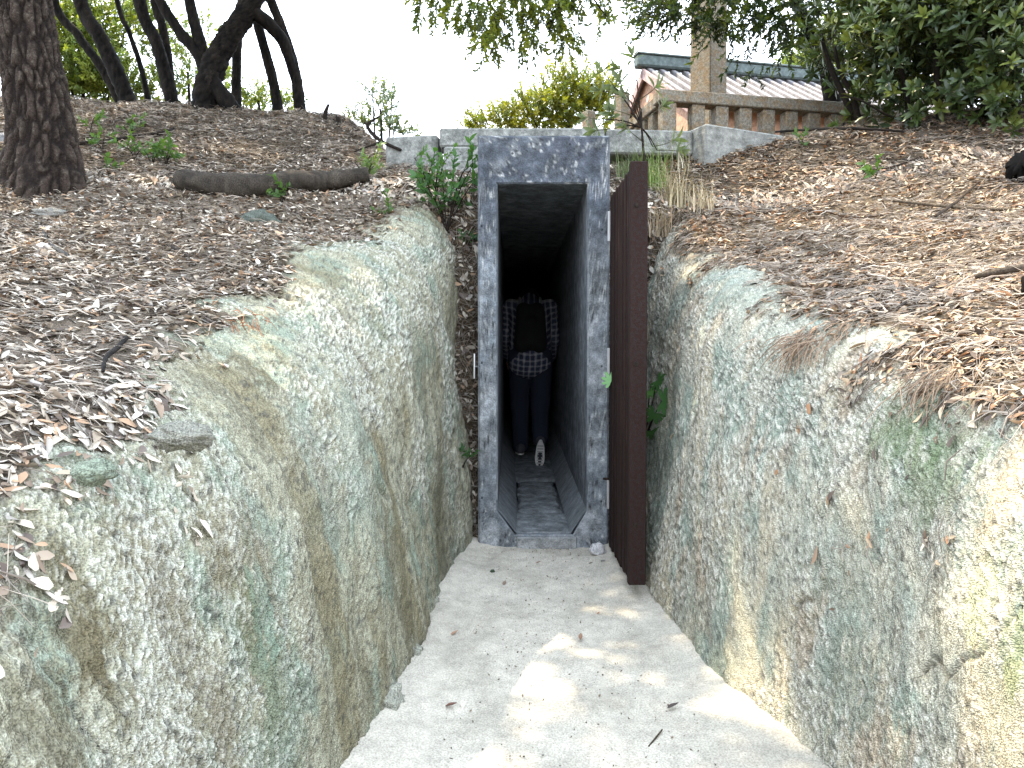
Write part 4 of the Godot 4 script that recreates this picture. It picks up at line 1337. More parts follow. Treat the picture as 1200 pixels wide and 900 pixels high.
func far_tree(called: String, label: String, category: String, foot: Vector3, blobs: Array, tones: Array, size: Vector2) -> void:
	var root := thing(called, foot, label, category)
	var b0: Vector3 = blobs[0][0]
	put("trunk", tube([foot, foot.lerp(b0, 0.5) + Vector3(0.05, 0, 0), b0], [0.07, 0.05, 0.02], 8, 0.15, 0.1), M.dark_bark, root)
	for b in blobs.slice(1):
		put("limb", tube([foot.lerp(b0, 0.4), (foot.lerp(b0, 0.4) + b[0]) / 2 + Vector3(0, 0.1, 0), b[0]], [0.035, 0.025, 0.01], 6, 0.15, 0.1), M.dark_bark, root)
	dress(root, "crown", "oak", foliage("oak", blobs, size, tones, foot), M.leaf)

func px_blobs(list: Array, d: float, deep: float) -> Array:
	var out := []
	for b in list: out.append([at(b[0], b[1], d), Vector3(b[2], b[3], 0) * d / F + Vector3(0, 0, deep), b[4]])
	return out

func make_far_trees() -> void:
	var yellow := [Color(0.22, 0.235, 0.03), Color(0.27, 0.27, 0.035), Color(0.15, 0.19, 0.035)]
	var green := [Color(0.18, 0.235, 0.05), Color(0.24, 0.285, 0.06), Color(0.14, 0.2, 0.06)]
	far_tree("bright_bush", "bright yellow green bush behind the kerb stones", "bush", Vector3(at(660, 0, 13).x, 2.0, -13), px_blobs([[665, 118, 42, 32, 420], [625, 138, 40, 18, 240], [700, 122, 28, 26, 200], [585, 148, 30, 10, 120], [553, 153, 12, 5, 26]], 13, 0.6), yellow, Vector2(0.16, 0.26))
	far_tree("grey_bush", "thin grey green bush standing beyond the end of the mound", "bush", Vector3(at(445, 0, 14).x, 1.4, -14), px_blobs([[446, 128, 16, 26, 60], [425, 146, 18, 12, 46], [462, 150, 14, 9, 30], [478, 156, 10, 5, 14], [436, 104, 8, 7, 6], [460, 112, 6, 8, 6]], 14, 0.3), [Color(0.13, 0.17, 0.12), Color(0.16, 0.19, 0.05), Color(0.11, 0.15, 0.12)], Vector2(0.15, 0.24))
	far_tree("leafy_tree", "light green leafy tree glowing between the dark leaning trunks", "tree", Vector3(at(95, 0, 12).x, 1.6, -12), px_blobs([[95, 60, 45, 50, 640], [130, 100, 40, 22, 300], [75, 20, 40, 40, 340], [150, 20, 40, 30, 220], [80, 100, 24, 30, 260]], 12, 0.8), green, Vector2(0.15, 0.25))
	far_tree("leafy_tree", "thin light green tree behind the gnarled forked trunk", "tree", Vector3(at(225, 0, 12.5).x, 1.6, -12.5), px_blobs([[220, 85, 40, 24, 150], [190, 40, 30, 30, 90], [238, 45, 26, 22, 50], [200, 110, 40, 14, 100], [260, 100, 14, 16, 30]], 12.5, 0.6), green, Vector2(0.14, 0.22))
	far_tree("low_bush", "low green bush glimpsed between the last two bare trunks", "bush", Vector3(at(318, 0, 13).x, 1.8, -13), px_blobs([[303, 118, 20, 12, 70], [338, 124, 12, 8, 40], [285, 122, 10, 8, 24]], 13, 0.4), green, Vector2(0.14, 0.22))
	far_tree("leafy_tree", "sunny green tree rising behind the shed's ridge", "tree", Vector3(at(955, 0, 15).x, 1.5, -15), px_blobs([[955, 78, 40, 26, 320], [995, 60, 40, 40, 260], [925, 92, 16, 10, 60]], 15, 0.8), green, Vector2(0.18, 0.3))

# a small leafy plant on the ground: some stems with sprigs as parts
func small_plant(called: String, label: String, foot: Vector3, stems: int, tall: float, tone: Color, kind := "bush", group := "seedlings among the leaf litter", leaf := 0.1) -> void:
	var root := thing(called, foot, label, "plant", group)
	var m: StandardMaterial3D = M.leaf.duplicate()
	m.albedo_color = tone.linear_to_srgb()
	for i in stems:
		var az := i * 2.3 + rng.randf()
		var tip := foot + Vector3(cos(az), 0, sin(az) * 0.6) * tall * rng.randf_range(0.15, 0.6) + Vector3.UP * tall * rng.randf_range(0.55, 1.0)
		var mid := foot.lerp(tip, 0.5) + Vector3(0, tall * 0.1, 0)
		put("stem", tube([foot - Vector3(0, 0.02, 0), mid, tip], [0.004, 0.003, 0.002], 5, 0.04, 0, Color(2.5, 2.2, 1.2)), M.dark_bark, root)
		for e in 3:
			var o := MeshInstance3D.new()
			o.name = "sprig"
			o.mesh = sprigs[kind][rng.randi() % sprigs[kind].size()]
			o.material_override = m
			root.add_child(o, true)
			var p := foot.lerp(tip, [0.98, 0.7, 0.45][e])
			var dir := Vector3(rng.randfn() * 0.6, 0.8 + 0.3 * e, rng.randfn() * 0.6).normalized() if e == 0 else Vector3(rng.randfn(), 0.5, rng.randfn()).normalized()
			o.transform = Transform3D(frame(dir, rng.randf() * TAU).scaled(Vector3.ONE * leaf * rng.randf_range(0.75, 1.2)), p - foot)

func make_plants() -> void:
	var fresh := Color(0.09, 0.17, 0.05)
	for q in [[120, 176, 2, 0.10, "pair of green seedlings nearest the pine trunk"], [105, 160, 1, 0.16, "tall single seedling beside the pine trunk"], [122, 202, 1, 0.05, "tiny bright seedling at the foot of the pine"], [158, 186, 2, 0.09, "green seedling first in the patch between pine and log"], [178, 192, 3, 0.10, "green seedling in the middle of the patch between pine and log"], [195, 194, 3, 0.12, "largest seedling of the patch between pine and log"], [152, 158, 2, 0.09, "seedling by the fallen branch under the leaning trunks"], [6, 196, 2, 0.1, "seedling on the far side of the pine trunk"], [428, 212, 3, 0.17, "pale green plant at the thin end of the log"], [330, 236, 2, 0.05, "tiny plant under the log"], [455, 255, 1, 0.04, "tiny seedling on the bare slope below the log"], [938, 178, 1, 0.10, "small seedling on the littered bank below the balustrade"], [1025, 212, 1, 0.05, "tiny bright seedling on the littered bank"], [925, 140, 2, 0.14, "seedling with pale leaves in front of the balustrade"]]:
		small_plant("seedling", q[4], on_slope(q[0], q[1]), q[2], q[3], fresh if q[4] != "pale green plant at the thin end of the log" else Color(0.16, 0.24, 0.10))
	small_plant("leafy_plant", "bushy green plant growing against the doorway's jamb", ground_hit(530, 262), 9, 0.36, Color(0.075, 0.17, 0.06), "bush", "", 0.13)
	small_plant("leafy_plant", "spindly green plant in front of the low kerb stone", ground_hit(512, 232), 5, 0.26, Color(0.10, 0.2, 0.07), "bush", "", 0.1)
	small_plant("leafy_plant", "low green plant between jamb and rock, under the bushy one", ground_hit(548, 292), 2, 0.08, Color(0.06, 0.13, 0.05), "bush", "", 0.07)
	small_plant("leafy_plant", "small green tuft low down between rock and jamb", ground_hit(549, 540), 2, 0.07, Color(0.06, 0.14, 0.05), "bush", "", 0.06)
	# sapling over the door
	var foot := at(757, 190, 4.75)
	var tip := at(746, 92, 4.75)
	var root := thing("sapling", foot, "slender sapling with narrow grey green leaves behind the open door", "plant")
	put("stem", tube([foot - Vector3(0, 0.15, 0), at(752, 150, 4.75), tip], [0.010, 0.008, 0.004], 6, 0.05, 0.1), M.dark_bark, root)
	var m: StandardMaterial3D = M.leaf.duplicate()
	m.albedo_color = Color(0.17, 0.21, 0.13).linear_to_srgb()
	for q in [[746, 92, -0.2, 1, 0], [746, 95, -1, 0.6, 0.2], [742, 112, -1, 0.4, 0], [748, 118, 1, 0.7, 0.3], [720, 102, -0.6, 0.8, 0], [728, 112, -1, 0.2, 0.1], [738, 118, -0.5, 0.7, 0.4], [712, 140, -1, 0.1, 0], [722, 150, -1, -0.2, 0.2], [736, 148, -0.7, 0.3, 0.4], [756, 140, 0.8, 0.6, 0], [752, 128, -0.8, 0.5, 0.2], [742, 136, -1, 0.3, 0], [765, 172, 0.9, 0.2, 0.3], [770, 176, 1, -0.1, 0.2], [752, 165, -0.7, 0.4, 0.3]]:
		var o := MeshInstance3D.new()
		o.name = "sprig"
		o.mesh = sprigs.glossy[rng.randi() % 3]
		o.material_override = m
		root.add_child(o, true)
		var p := at(q[0], q[1], 4.75 + q[4] * 0.2)
		o.transform = Transform3D(frame(Vector3(q[2], q[3], q[4]).normalized(), rng.randf() * 6).scaled(Vector3.ONE * 0.145), p - foot)
		if e_far(p, foot, tip) > 0.03: put("twig", tube([p, p.lerp(at(752, 140, 4.75), 0.5) - Vector3(0, 0.01, 0), at(752, 150, 4.75)], [0.003, 0.004, 0.005], 5, 0.04), M.dark_bark, root)
	# grass at the top of the door
	for q in [[735, 205, 4.45, 110, 0.30, Color(0.13, 0.17, 0.07), "green grass tuft hanging between jamb and open door"], [772, 215, 4.55, 90, 0.46, Color(0.17, 0.24, 0.06), "bright green long grass behind the door's top corner"], [792, 235, 4.5, 150, 0.36, Color(0.36, 0.30, 0.19), "straw coloured dry grass tuft above the rock's edge"], [815, 240, 4.45, 90, 0.3, Color(0.42, 0.34, 0.22), "pale dry grass tuft at the edge of the littered bank"], [768, 270, 4.4, 120, 0.28, Color(0.26, 0.2, 0.13), "brown matted grass tuft behind the open door"], [790, 195, 4.9, 26, 0.5, Color(0.40, 0.36, 0.26), "tall thin dry stalks in front of the mossy kerb stone"]]:
		var f := at(q[0], q[1], q[2])
		f = ground_hit(q[0], q[1])
		var g := thing("grass_tuft", f, q[6], "grass", "grass by the open door")
		var s := soup()
		for i in q[3]:
			var a := rng.randf() * TAU
			var lean: float = rng.randf_range(0.15, 0.9)
			var tall: float = q[4] * rng.randf_range(0.5, 1.1)
			var b := f + Vector3(rng.randfn() * 0.04, -0.03, rng.randfn() * 0.04)
			var dir := Vector3(cos(a), 0, sin(a))
			var side := dir.cross(Vector3.UP) * rng.randf_range(0.0015, 0.0035)
			var c: Color = q[5] * rng.randf_range(0.6, 1.35)
			var n := 6
			var st: int = s[0].size()
			for k in n + 1:
				var t := float(k) / n
				var p := b + dir * tall * lean * t * t * 1.1 + Vector3.UP * tall * (t - 0.62 * lean * t * t * t)
				s[0].append(p - side * (1.05 - t))
				s[0].append(p + side * (1.05 - t))
				s[2].append(c)
				s[2].append(c)
				if k < n:
					var o2 := st + k * 2
					s[1].append_array([o2, o2 + 2, o2 + 1, o2 + 1, o2 + 2, o2 + 3])
		put("blades", baked(s), M.grass, g)
	# broad lobed leaves behind the door
	var lr := Vector3(0.66, 0.62, -4.0)
	var fat := thing("lobed_plant", lr, "plant with broad lobed dark green leaves behind the open door", "plant")
	var lm: StandardMaterial3D = M.gloss.duplicate()
	lm.albedo_color = Color(0.05, 0.125, 0.04).linear_to_srgb()
	var lm2: StandardMaterial3D = M.gloss.duplicate()
	lm2.albedo_color = Color(0.13, 0.30, 0.09).linear_to_srgb()
	for q in [[770, 446, 3.8, 0.065, 0.35, 0.3], [776, 470, 3.72, 0.085, 0.2, 0.5], [768, 484, 3.75, 0.075, 0.5, -0.2], [763, 505, 3.8, 0.08, 0.7, 0.1], [761, 458, 3.85, 0.05, 0.3, 0.2], [716, 447, 4.02, 0.06, 0.1, -0.3]]:
		var s := soup()
		var lobes := 7
		var n2 := lobes * 6
		var ring := [Vector3(0, 0, 0)]
		for i in n2 + 1:
			var a: float = lerpf(-2.35, 2.35, float(i) / n2)
			var u: float = fposmod(float(i) / 6.0, 1.0)
			var r: float = lerpf(0.5, 1.0, pow(sin(PI * u), 0.9)) * (1.0 - 0.3 * absf(a) / 2.35)
			ring.append(Vector3(sin(a) * r, cos(a) * r, 0.18 * r * r - 0.06 * sin(PI * u)))
		var b: int = 0
		for p in ring:
			s[0].append(p)
			s[2].append(Color.WHITE)
		for i in n2: s[1].append_array([0, i + 1, i + 2])
		var o := MeshInstance3D.new()
		o.name = "leaf"
		o.mesh = baked(s)
		o.material_override = lm2 if q[0] < 765 and q[1] < 460 else lm
		fat.add_child(o, true)
		var p := at(q[0], q[1], q[2])
		o.transform = Transform3D((Basis(Vector3.BACK, PI + q[5] * 3.0 if q[0] > 720 else 0.5) * Basis(Vector3.RIGHT, -0.3 - q[4])).scaled(Vector3.ONE * q[3]), p - lr)
		put("stalk", tube([lr - Vector3(0, 0.1, 0), (lr + p) / 2 + Vector3(0.02, 0.02, 0), p - Vector3(0, 0, 0.01)], [0.004, 0.003, 0.002], 5, 0.05, 0, Color(2, 3, 1.4)), M.dark_bark, fat)

func e_far(p: Vector3, a: Vector3, b: Vector3) -> float:
	return Geometry3D.get_closest_point_to_segment(p, a, b).distance_to(p)

# ---------------------------------------------------------------- logs, sticks, stones
func stick(called: String, label: String, category: String, px: Array, r: Array, col: Color, lift := 0.01, sides := 8, rough := 0.2, m: Material = null) -> void:
	var pts := []
	for q in px:
		var p: Vector3 = on_slope(q[0], q[1])
		pts.append(p + Vector3(0, lift, 0))
	var o := put(called, tube(pts, r, sides, 0.02, rough, col, 0.5, px[0][0]), m if m else M.wood)
	var c: Vector3 = pts[0]
	tag(o, label, category, "fallen wood on the slopes")

func make_wood() -> void:
	stick("fallen_log", "long dark fallen log lying on the leaf litter under the leaning trees", "log", [[214, 224], [250, 228], [300, 231], [340, 225], [385, 224], [432, 222]], [0.078, 0.074, 0.078, 0.07, 0.066, 0.048], Color(0.2, 0.185, 0.17), 0.055, 36, 0.17)
	stick("fallen_branch", "dark bent branch on the ground between pine and leaning trunks", "branch", [[92, 172], [130, 168], [165, 163], [195, 158], [205, 152]], [0.018, 0.018, 0.016, 0.014, 0.01], Color(0.07, 0.055, 0.045), 0.02)
	stick("fallen_stick", "smooth grey curved stick on the pale leaves below the pine", "stick", [[50, 264], [51, 280], [62, 294], [80, 305]], [0.010, 0.010, 0.009, 0.007], Color(0.34, 0.36, 0.38), 0.02, 8, 0.06)
	stick("fallen_stick", "short dark forked stick at the edge of the pale rock", "stick", [[148, 408], [138, 418], [124, 432], [121, 450]], [0.008, 0.008, 0.007, 0.005], Color(0.07, 0.065, 0.065), 0.025, 7, 0.1)
	stick("fallen_stick", "thin grey stick on the litter below the log", "stick", [[150, 295], [175, 312], [178, 322]], [0.006, 0.006, 0.004], Color(0.2, 0.18, 0.17), 0.02, 7, 0.1)
	stick("fallen_stick", "straight thin stick lying towards the lichened stone", "stick", [[186, 290], [205, 298], [222, 308]], [0.006, 0.006, 0.004], Color(0.16, 0.14, 0.13), 0.02, 7, 0.1)
	stick("fallen_branch", "long pale bleached branch across the littered bank", "branch", [[1046, 243], [1090, 247], [1135, 251], [1184, 254]], [0.007, 0.010, 0.010, 0.008], Color(0.42, 0.37, 0.31), 0.03, 8, 0.1)
	stick("fallen_branch", "brown branch crossing over the long bleached one", "branch", [[1096, 264], [1120, 248], [1145, 226]], [0.009, 0.009, 0.006], Color(0.22, 0.17, 0.13), 0.045, 8, 0.1)
	stick("fallen_branch", "thick grey branch end beside the dark hollow", "branch", [[1142, 336], [1170, 328], [1215, 322]], [0.010, 0.014, 0.016], Color(0.34, 0.30, 0.26), 0.03, 8, 0.12)
	stick("fallen_stick", "thin grey stick slanting down the bank above the mossy rock", "stick", [[1098, 338], [1076, 352], [1052, 368]], [0.008, 0.008, 0.005], Color(0.24, 0.2, 0.17), 0.02, 7, 0.1)
	stick("fallen_stick", "thin brown stick high on the bank by the shrub's foot", "stick", [[1010, 205], [1045, 200], [1080, 188]], [0.007, 0.007, 0.005], Color(0.14, 0.1, 0.075), 0.02, 7, 0.1)
	stick("fallen_branch", "dark branch lying along the foot of the glossy shrub", "branch", [[905, 160], [960, 158], [1010, 158], [1060, 162]], [0.010, 0.012, 0.012, 0.008], Color(0.05, 0.04, 0.035), 0.04, 8, 0.15)
	stick("fallen_stick", "thin reddish stick near the straw coloured grass", "stick", [[965, 254], [1000, 260], [1040, 258]], [0.005, 0.005, 0.004], Color(0.3, 0.18, 0.11), 0.02, 7, 0.1)
	# stumps and a root on the crest
	for q in [[380, 142, 0.022, 0.14, 0.04, "thin broken stump sticking up at the end of the mound"], [397, 146, 0.03, 0.07, -0.02, "short broken stump beside the thin one"]]:
		var p := on_slope(q[0], q[1])
		var o := put("tree_stump", tube([p - Vector3(0, 0.05, 0), p + Vector3(q[4] * 0.3, q[3] * 0.5, 0), p + Vector3(q[4], q[3], 0)], [q[2] * 1.3, q[2], q[2] * 0.6], 10, 0.02, 0.25), M.dark_bark)
		tag(o, q[5], "stump", "stumps on the mound")
	var rp := on_slope(452, 172)
	var rr := thing("exposed_root", rp, "dark forked root sticking out at the mound's end by the kerb", "root")
	put("branch", tube([at(470, 176, 5.3), at(448, 166, 5.35), at(436, 156, 5.4), at(431, 146, 5.4), at(445, 136, 5.4)], [0.012, 0.016, 0.018, 0.014, 0.006], 8, 0.03, 0.2), M.dark_bark, rr)
	put("branch", tube([at(431, 148, 5.4), at(427, 143, 5.4)], [0.015, 0.007], 8, 0.02, 0.2), M.dark_bark, rr)
	put("branch", tube([at(448, 166, 5.35), at(430, 172, 5.3), at(415, 178, 5.25)], [0.012, 0.010, 0.005], 8, 0.03, 0.2), M.dark_bark, rr)
	# old stumps at the edge of the bank
	for q in [[1192, 214, 0.16, 0.17, "old stump jutting from the bank under the shrub, coloured dark as if in shade"], [1196, 348, 0.05, 0.05, "dark broken root end at the tip of the thick grey branch"]]:
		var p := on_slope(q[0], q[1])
		var o := put("old_stump", tube([p + Vector3(0.22, -0.1, -0.02), p + Vector3(0.07, q[3] * 0.4, 0), p + Vector3(0.0, q[3] * 0.7, 0.03)], [q[2] * 1.1, q[2], q[2] * 0.7], 30, 0.02, 0.5, Color(0.4, 0.38, 0.36), 0.7), M.dark_bark)  # near-black bark colour stands in for shadow
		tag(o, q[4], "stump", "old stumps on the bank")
	# half buried stones and lichened lumps
	for q in [[58, 252, 0.11, 0.035, 0.06, Color(0.3, 0.29, 0.26), "flat half buried stone in the litter below the pine"], [303, 262, 0.10, 0.06, 0.09, Color(0.13, 0.15, 0.125), "dark lichened boulder at the top of the rock face below the log"], [8, 168, 0.09, 0.06, 0.08, Color(0.3, 0.3, 0.3), "grey stone behind the pine trunk"], [110, 556, 0.035, 0.022, 0.035, Color(0.25, 0.29, 0.22), "small green lichened lump on the pale rock"], [215, 512, 0.06, 0.028, 0.05, Color(0.27, 0.265, 0.22), "rounded grey stone at the edge of the dry leaves"]]:
		var p := on_slope(q[0], q[1])
		stone("stone", q[6], p, Vector3(q[2], q[3], q[4]), q[5], "stones in the slopes")
	var w := floor_hit(700, 650)
	stone("pale_stone", "smooth white stone at the foot of the doorway by the door", w + Vector3(0, 0.03, 0.01), Vector3(0.040, 0.038, 0.032), Color(0.75, 0.73, 0.73), "")
	stone("pebble", "small dark green pebble on the sand before the doorway", floor_hit(577, 672) + Vector3(0, 0.008, 0), Vector3(0.012, 0.012, 0.011), Color(0.06, 0.09, 0.05), "")
	stone("pebble", "tiny grey pebble touching the white stone", floor_hit(707, 660) + Vector3(0, 0.008, 0), Vector3(0.014, 0.009, 0.012), Color(0.25, 0.24, 0.22), "")
	for q in [[490, 772, 0.05, "rounded stone chip where rock meets sand"], [462, 828, 0.075, "largest rounded stone where rock meets sand"], [515, 712, 0.035, "small stone chip at the foot of the brown stained rock"]]:
		var p := floor_hit(q[0], q[1])
		stone("stone", q[3], p + Vector3(-0.035, 0.02, 0), Vector3(q[2], q[2] * 0.8, q[2] * 1.1), Color(0.40, 0.40, 0.33), "stones at the foot of the rock")
	# single leaves and twigs on the sand
	for q in [[522, 830, 0.045, 0.3, Color(0.16, 0.08, 0.06), "single dark brown leaf on shaded sand near the rock"], [528, 747, 0.04, 1.2, Color(0.28, 0.17, 0.11), "single brown leaf on sand close to the stained rock"], [680, 752, 0.04, 2.0, Color(0.22, 0.13, 0.08), "curled brown leaf lying in the sun patch"], [782, 833, 0.045, 0.8, Color(0.06, 0.045, 0.04), "single black leaf on sand beside the sunlit patch"], [844, 838, 0.03, 2.6, Color(0.25, 0.14, 0.09), "small reddish leaf by the long thin twig"], [760, 718, 0.025, 0.4, Color(0.12, 0.09, 0.06), "small dark leaf near the foot of the door"], [628, 662, 0.03, 0.9, Color(0.2, 0.13, 0.09), "brown leaf in the middle of the sand before the sill"], [590, 688, 0.04, 1.9, Color(0.17, 0.12, 0.09), "thin brown leaf sliver on sand before the sill"], [690, 662, 0.025, 0.2, Color(0.2, 0.14, 0.1), "small brown leaf beside the white stone"], [700, 722, 0.02, 1.5, Color(0.25, 0.12, 0.08), "tiny red leaf in the thin streak of sun"]]:
		var s := soup()
		add_leaf(s, Transform3D(Basis(Vector3.UP, q[3] + 1.0) * Basis(Vector3.RIGHT, -0.1), Vector3.ZERO), q[2], q[2] * 0.42, -0.25, 0.7, Color.WHITE, 6)
		var m: StandardMaterial3D = M.dry.duplicate()
		m.albedo_color = q[4].linear_to_srgb()
		var o := put("dry_leaf", baked(s), m)
		o.position = floor_hit(q[0], q[1]) + Vector3(0, 0.008, 0)
		tag(o, q[5], "leaf", "single leaves on the sand")
	for q in [[[[832, 818], [850, 823], [864, 832], [872, 846]], 0.0035, Color(0.2, 0.13, 0.09), "long thin curved twig on sunlit sand"], [[[776, 858], [768, 868], [760, 878]], 0.003, Color(0.16, 0.13, 0.1), "short thin twig on shaded sand"], [[[522, 786], [532, 782]], 0.0025, Color(0.15, 0.12, 0.1), "tiny straight twig on sand near the rock"], [[[778, 735], [792, 740], [794, 750]], 0.004, Color(0.09, 0.07, 0.06), "dark crooked twig at the foot of the pale rock"]]:
		var pts := []
		for e in q[0]: pts.append(floor_hit(e[0], e[1]) + Vector3(0, 0.008, 0))
		tag(put("twig", tube(pts, pts.map(func(_p): return q[1]), 6, 0.02, 0.1, q[2]), M.wood), q[3], "twig", "twigs on the sand")
	# bunches of needles hanging over the rock's edge
	for q in [[950, 405, 0.14, 150, 1.0, "brown tuft of needles hanging over the pale rock's edge"], [990, 392, 0.10, 60, 1.0, "small clump of needles lodged at the rock's edge"], [283, 385, 0.07, 46, -1.0, "reddish dry tuft hanging on the stained rock face"], [1105, 452, 0.14, 120, 1.0, "matted dark needles overhanging the mossy rock"]]:
		var f := rock_hit(q[0], q[1], q[4])
		var s := soup()
		for i in q[3]:
			var b := f + Vector3(rng.randfn() * 0.04, rng.randfn() * 0.02 + 0.02, rng.randfn() * 0.04)
			var dir := Vector3(-q[4] * rng.randf_range(0.1, 0.8), -rng.randf_range(0.2, 1.1), rng.randfn() * 0.5).normalized()
			var l: float = q[2] * rng.randf_range(0.5, 1.1)
			var c := Color(0.12, 0.085, 0.06).lerp(Color(0.34, 0.24, 0.16), rng.randf())
			if q[4] < 0: c = Color(0.28, 0.13, 0.07) * rng.randf_range(0.6, 1.3)
			add_tube(s, [b, b + dir * l * 0.5 + Vector3(0, 0.012, 0), b + dir * l], [0.0016, 0.0016, 0.0008], 3, l * 0.5, 0, c, 0, 0, false)
		tag(put("needle_tuft", baked(s), M.dry), q[5], "dry tuft", "dry tufts on the rock edges")

func floor_hit(px: float, py: float) -> Vector3:
	var q := ray(px, py)
	var d := 1.0
	while d < 4.2 and EYE.y + q.y * d > floor_y(d): d += 0.005
	return EYE + q * d

func rock_hit(px: float, py: float, side: float) -> Vector3:
	var b: Dictionary = left_bank if side < 0 else right_bank
	var r := ray(px, py)
	var best := 1e9
	var hit := Vector3.ZERO
	for k in range(0, b.v.size(), 2):
		var q: Vector3 = b.v[k] - EYE
		if q.z > -0.9: continue
		var off: float = (q / -q.z - r).length_squared() + q.length() * 1e-6
		if off < best:
			best = off
			hit = b.v[k]
	return hit

# the nearest point of the banks or the hill in the direction of a pixel
func ground_hit(px: float, py: float) -> Vector3:
	var r := ray(px, py)
	var near := 1e9
	var hit := at(px, py, 4.5)
	for b in [left_bank, right_bank, hill]:
		var v: PackedVector3Array = b.v
		for k in range(0, v.size(), 2):
			var q := v[k] - EYE
			if q.z > -3.0 or q.z < near * -1.0: continue
			if absf(q.x / -q.z - r.x) < 0.008 and absf(q.y / -q.z - r.y) < 0.008:
				near = -q.z
				hit = v[k]
	return hit

func stone(called: String, label: String, p: Vector3, r: Vector3, col: Color, group: String) -> void:
	var v := PackedVector3Array()
	var c := PackedColorArray()
	for j in 19:
		for i in 29:
			var e := Vector3(sin(PI * j / 18) * cos(TAU * i / 28), cos(PI * j / 18), sin(PI * j / 18) * sin(TAU * i / 28))
			var k: float = 1.0 + 0.35 * nz.mid.get_noise_3d(e.x * 1.3 + p.x * 9, e.y * 1.3, e.z * 1.3 + p.z * 5) + 0.06 * nz.fine.get_noise_3d(e.x * 6, e.y * 6, e.z * 6 + p.x)
			v.append(Vector3(e.x * r.x, e.y * r.y, e.z * r.z) * k)
			c.append(col * (1.0 + 0.4 * nz.mid.get_noise_3d(e.x * 3, e.y * 3 + p.x, e.z * 3)))
	var o := put(called, commit(v, grid_index(29, 19, false), c), M.rock)
	o.position = p
	tag(o, label, "stone", group)

# ---------------------------------------------------------------- the person in the passage
# bones [a, b, ra, rb] joined smoothly, meshed as surface nets
func field(bones: Array, p: Vector3, k: float) -> float:
	var d := 1e9
	for b in bones:
		var pa: Vector3 = p - b[0]
		var ba: Vector3 = b[1] - b[0]
		var h := clampf(pa.dot(ba) / maxf(ba.length_squared(), 1e-8), 0, 1)
		var e: float = (pa - ba * h).length() - lerpf(b[2], b[3], h)
		if d > 1e8: d = e
		else:
			var w := clampf(0.5 + 0.5 * (d - e) / k, 0, 1)
			d = lerpf(d, e, w) - k * w * (1 - w)
	return d

func nets(bones: Array, cell: float, k: float, tone: Callable, s: Array) -> void:
	var lo := Vector3.ONE * 1e9
	var hi := Vector3.ONE * -1e9
	for b in bones:
		for e in 2:
			lo = lo.min(b[e] - Vector3.ONE * (b[2 + e] + cell * 2))
			hi = hi.max(b[e] + Vector3.ONE * (b[2 + e] + cell * 2))
	var n := Vector3i(((hi - lo) / cell).ceil()) + Vector3i.ONE
	var f := PackedFloat32Array()
	f.resize(n.x * n.y * n.z)
	var i := 0
	for z in n.z:
		for y in n.y:
			for x in n.x:
				f[i] = field(bones, lo + Vector3(x, y, z) * cell, k)
				i += 1
	var at_cell := {}
	var corner := [0, 1, n.x, n.x + 1, n.x * n.y, n.x * n.y + 1, n.x * n.y + n.x, n.x * n.y + n.x + 1]
	var offs := [Vector3(0, 0, 0), Vector3(1, 0, 0), Vector3(0, 1, 0), Vector3(1, 1, 0), Vector3(0, 0, 1), Vector3(1, 0, 1), Vector3(0, 1, 1), Vector3(1, 1, 1)]
	var edges := [[0, 1], [2, 3], [4, 5], [6, 7], [0, 2], [1, 3], [4, 6], [5, 7], [0, 4], [1, 5], [2, 6], [3, 7]]
	for z in n.z - 1:
		for y in n.y - 1:
			for x in n.x - 1:
				var c0 := (z * n.y + y) * n.x + x
				var inside := 0
				for c in corner:
					if f[c0 + c] < 0: inside += 1
				if inside == 0 or inside == 8: continue
				var sum := Vector3.ZERO
				var m := 0
				for e in edges:
					var a: float = f[c0 + corner[e[0]]]
					var b: float = f[c0 + corner[e[1]]]
					if (a < 0) != (b < 0):
						sum += offs[e[0]].lerp(offs[e[1]], a / (a - b))
						m += 1
				at_cell[c0] = s[0].size()
				var p := lo + (Vector3(x, y, z) + sum / m) * cell
				s[0].append(p)
				s[2].append(tone.call(p))
	var sx := 1
	var sy := n.x
	var sz := n.x * n.y
	for c0 in at_cell.keys():
		for e in [[sx, sy, sz], [sy, sz, sx], [sz, sx, sy]]:
			var a: float = f[c0]
			var b: float = f[c0 + e[0]]
			if (a < 0) == (b < 0): continue
			var q := [c0, c0 - e[1], c0 - e[1] - e[2], c0 - e[2]]
			if not (at_cell.has(q[1]) and at_cell.has(q[2]) and at_cell.has(q[3])): continue
			var v: Array = q.map(func(w): return at_cell[w])
			if a < 0: s[1].append_array([v[0], v[2], v[1], v[0], v[3], v[2]])
			else: s[1].append_array([v[0], v[1], v[2], v[0], v[2], v[3]])

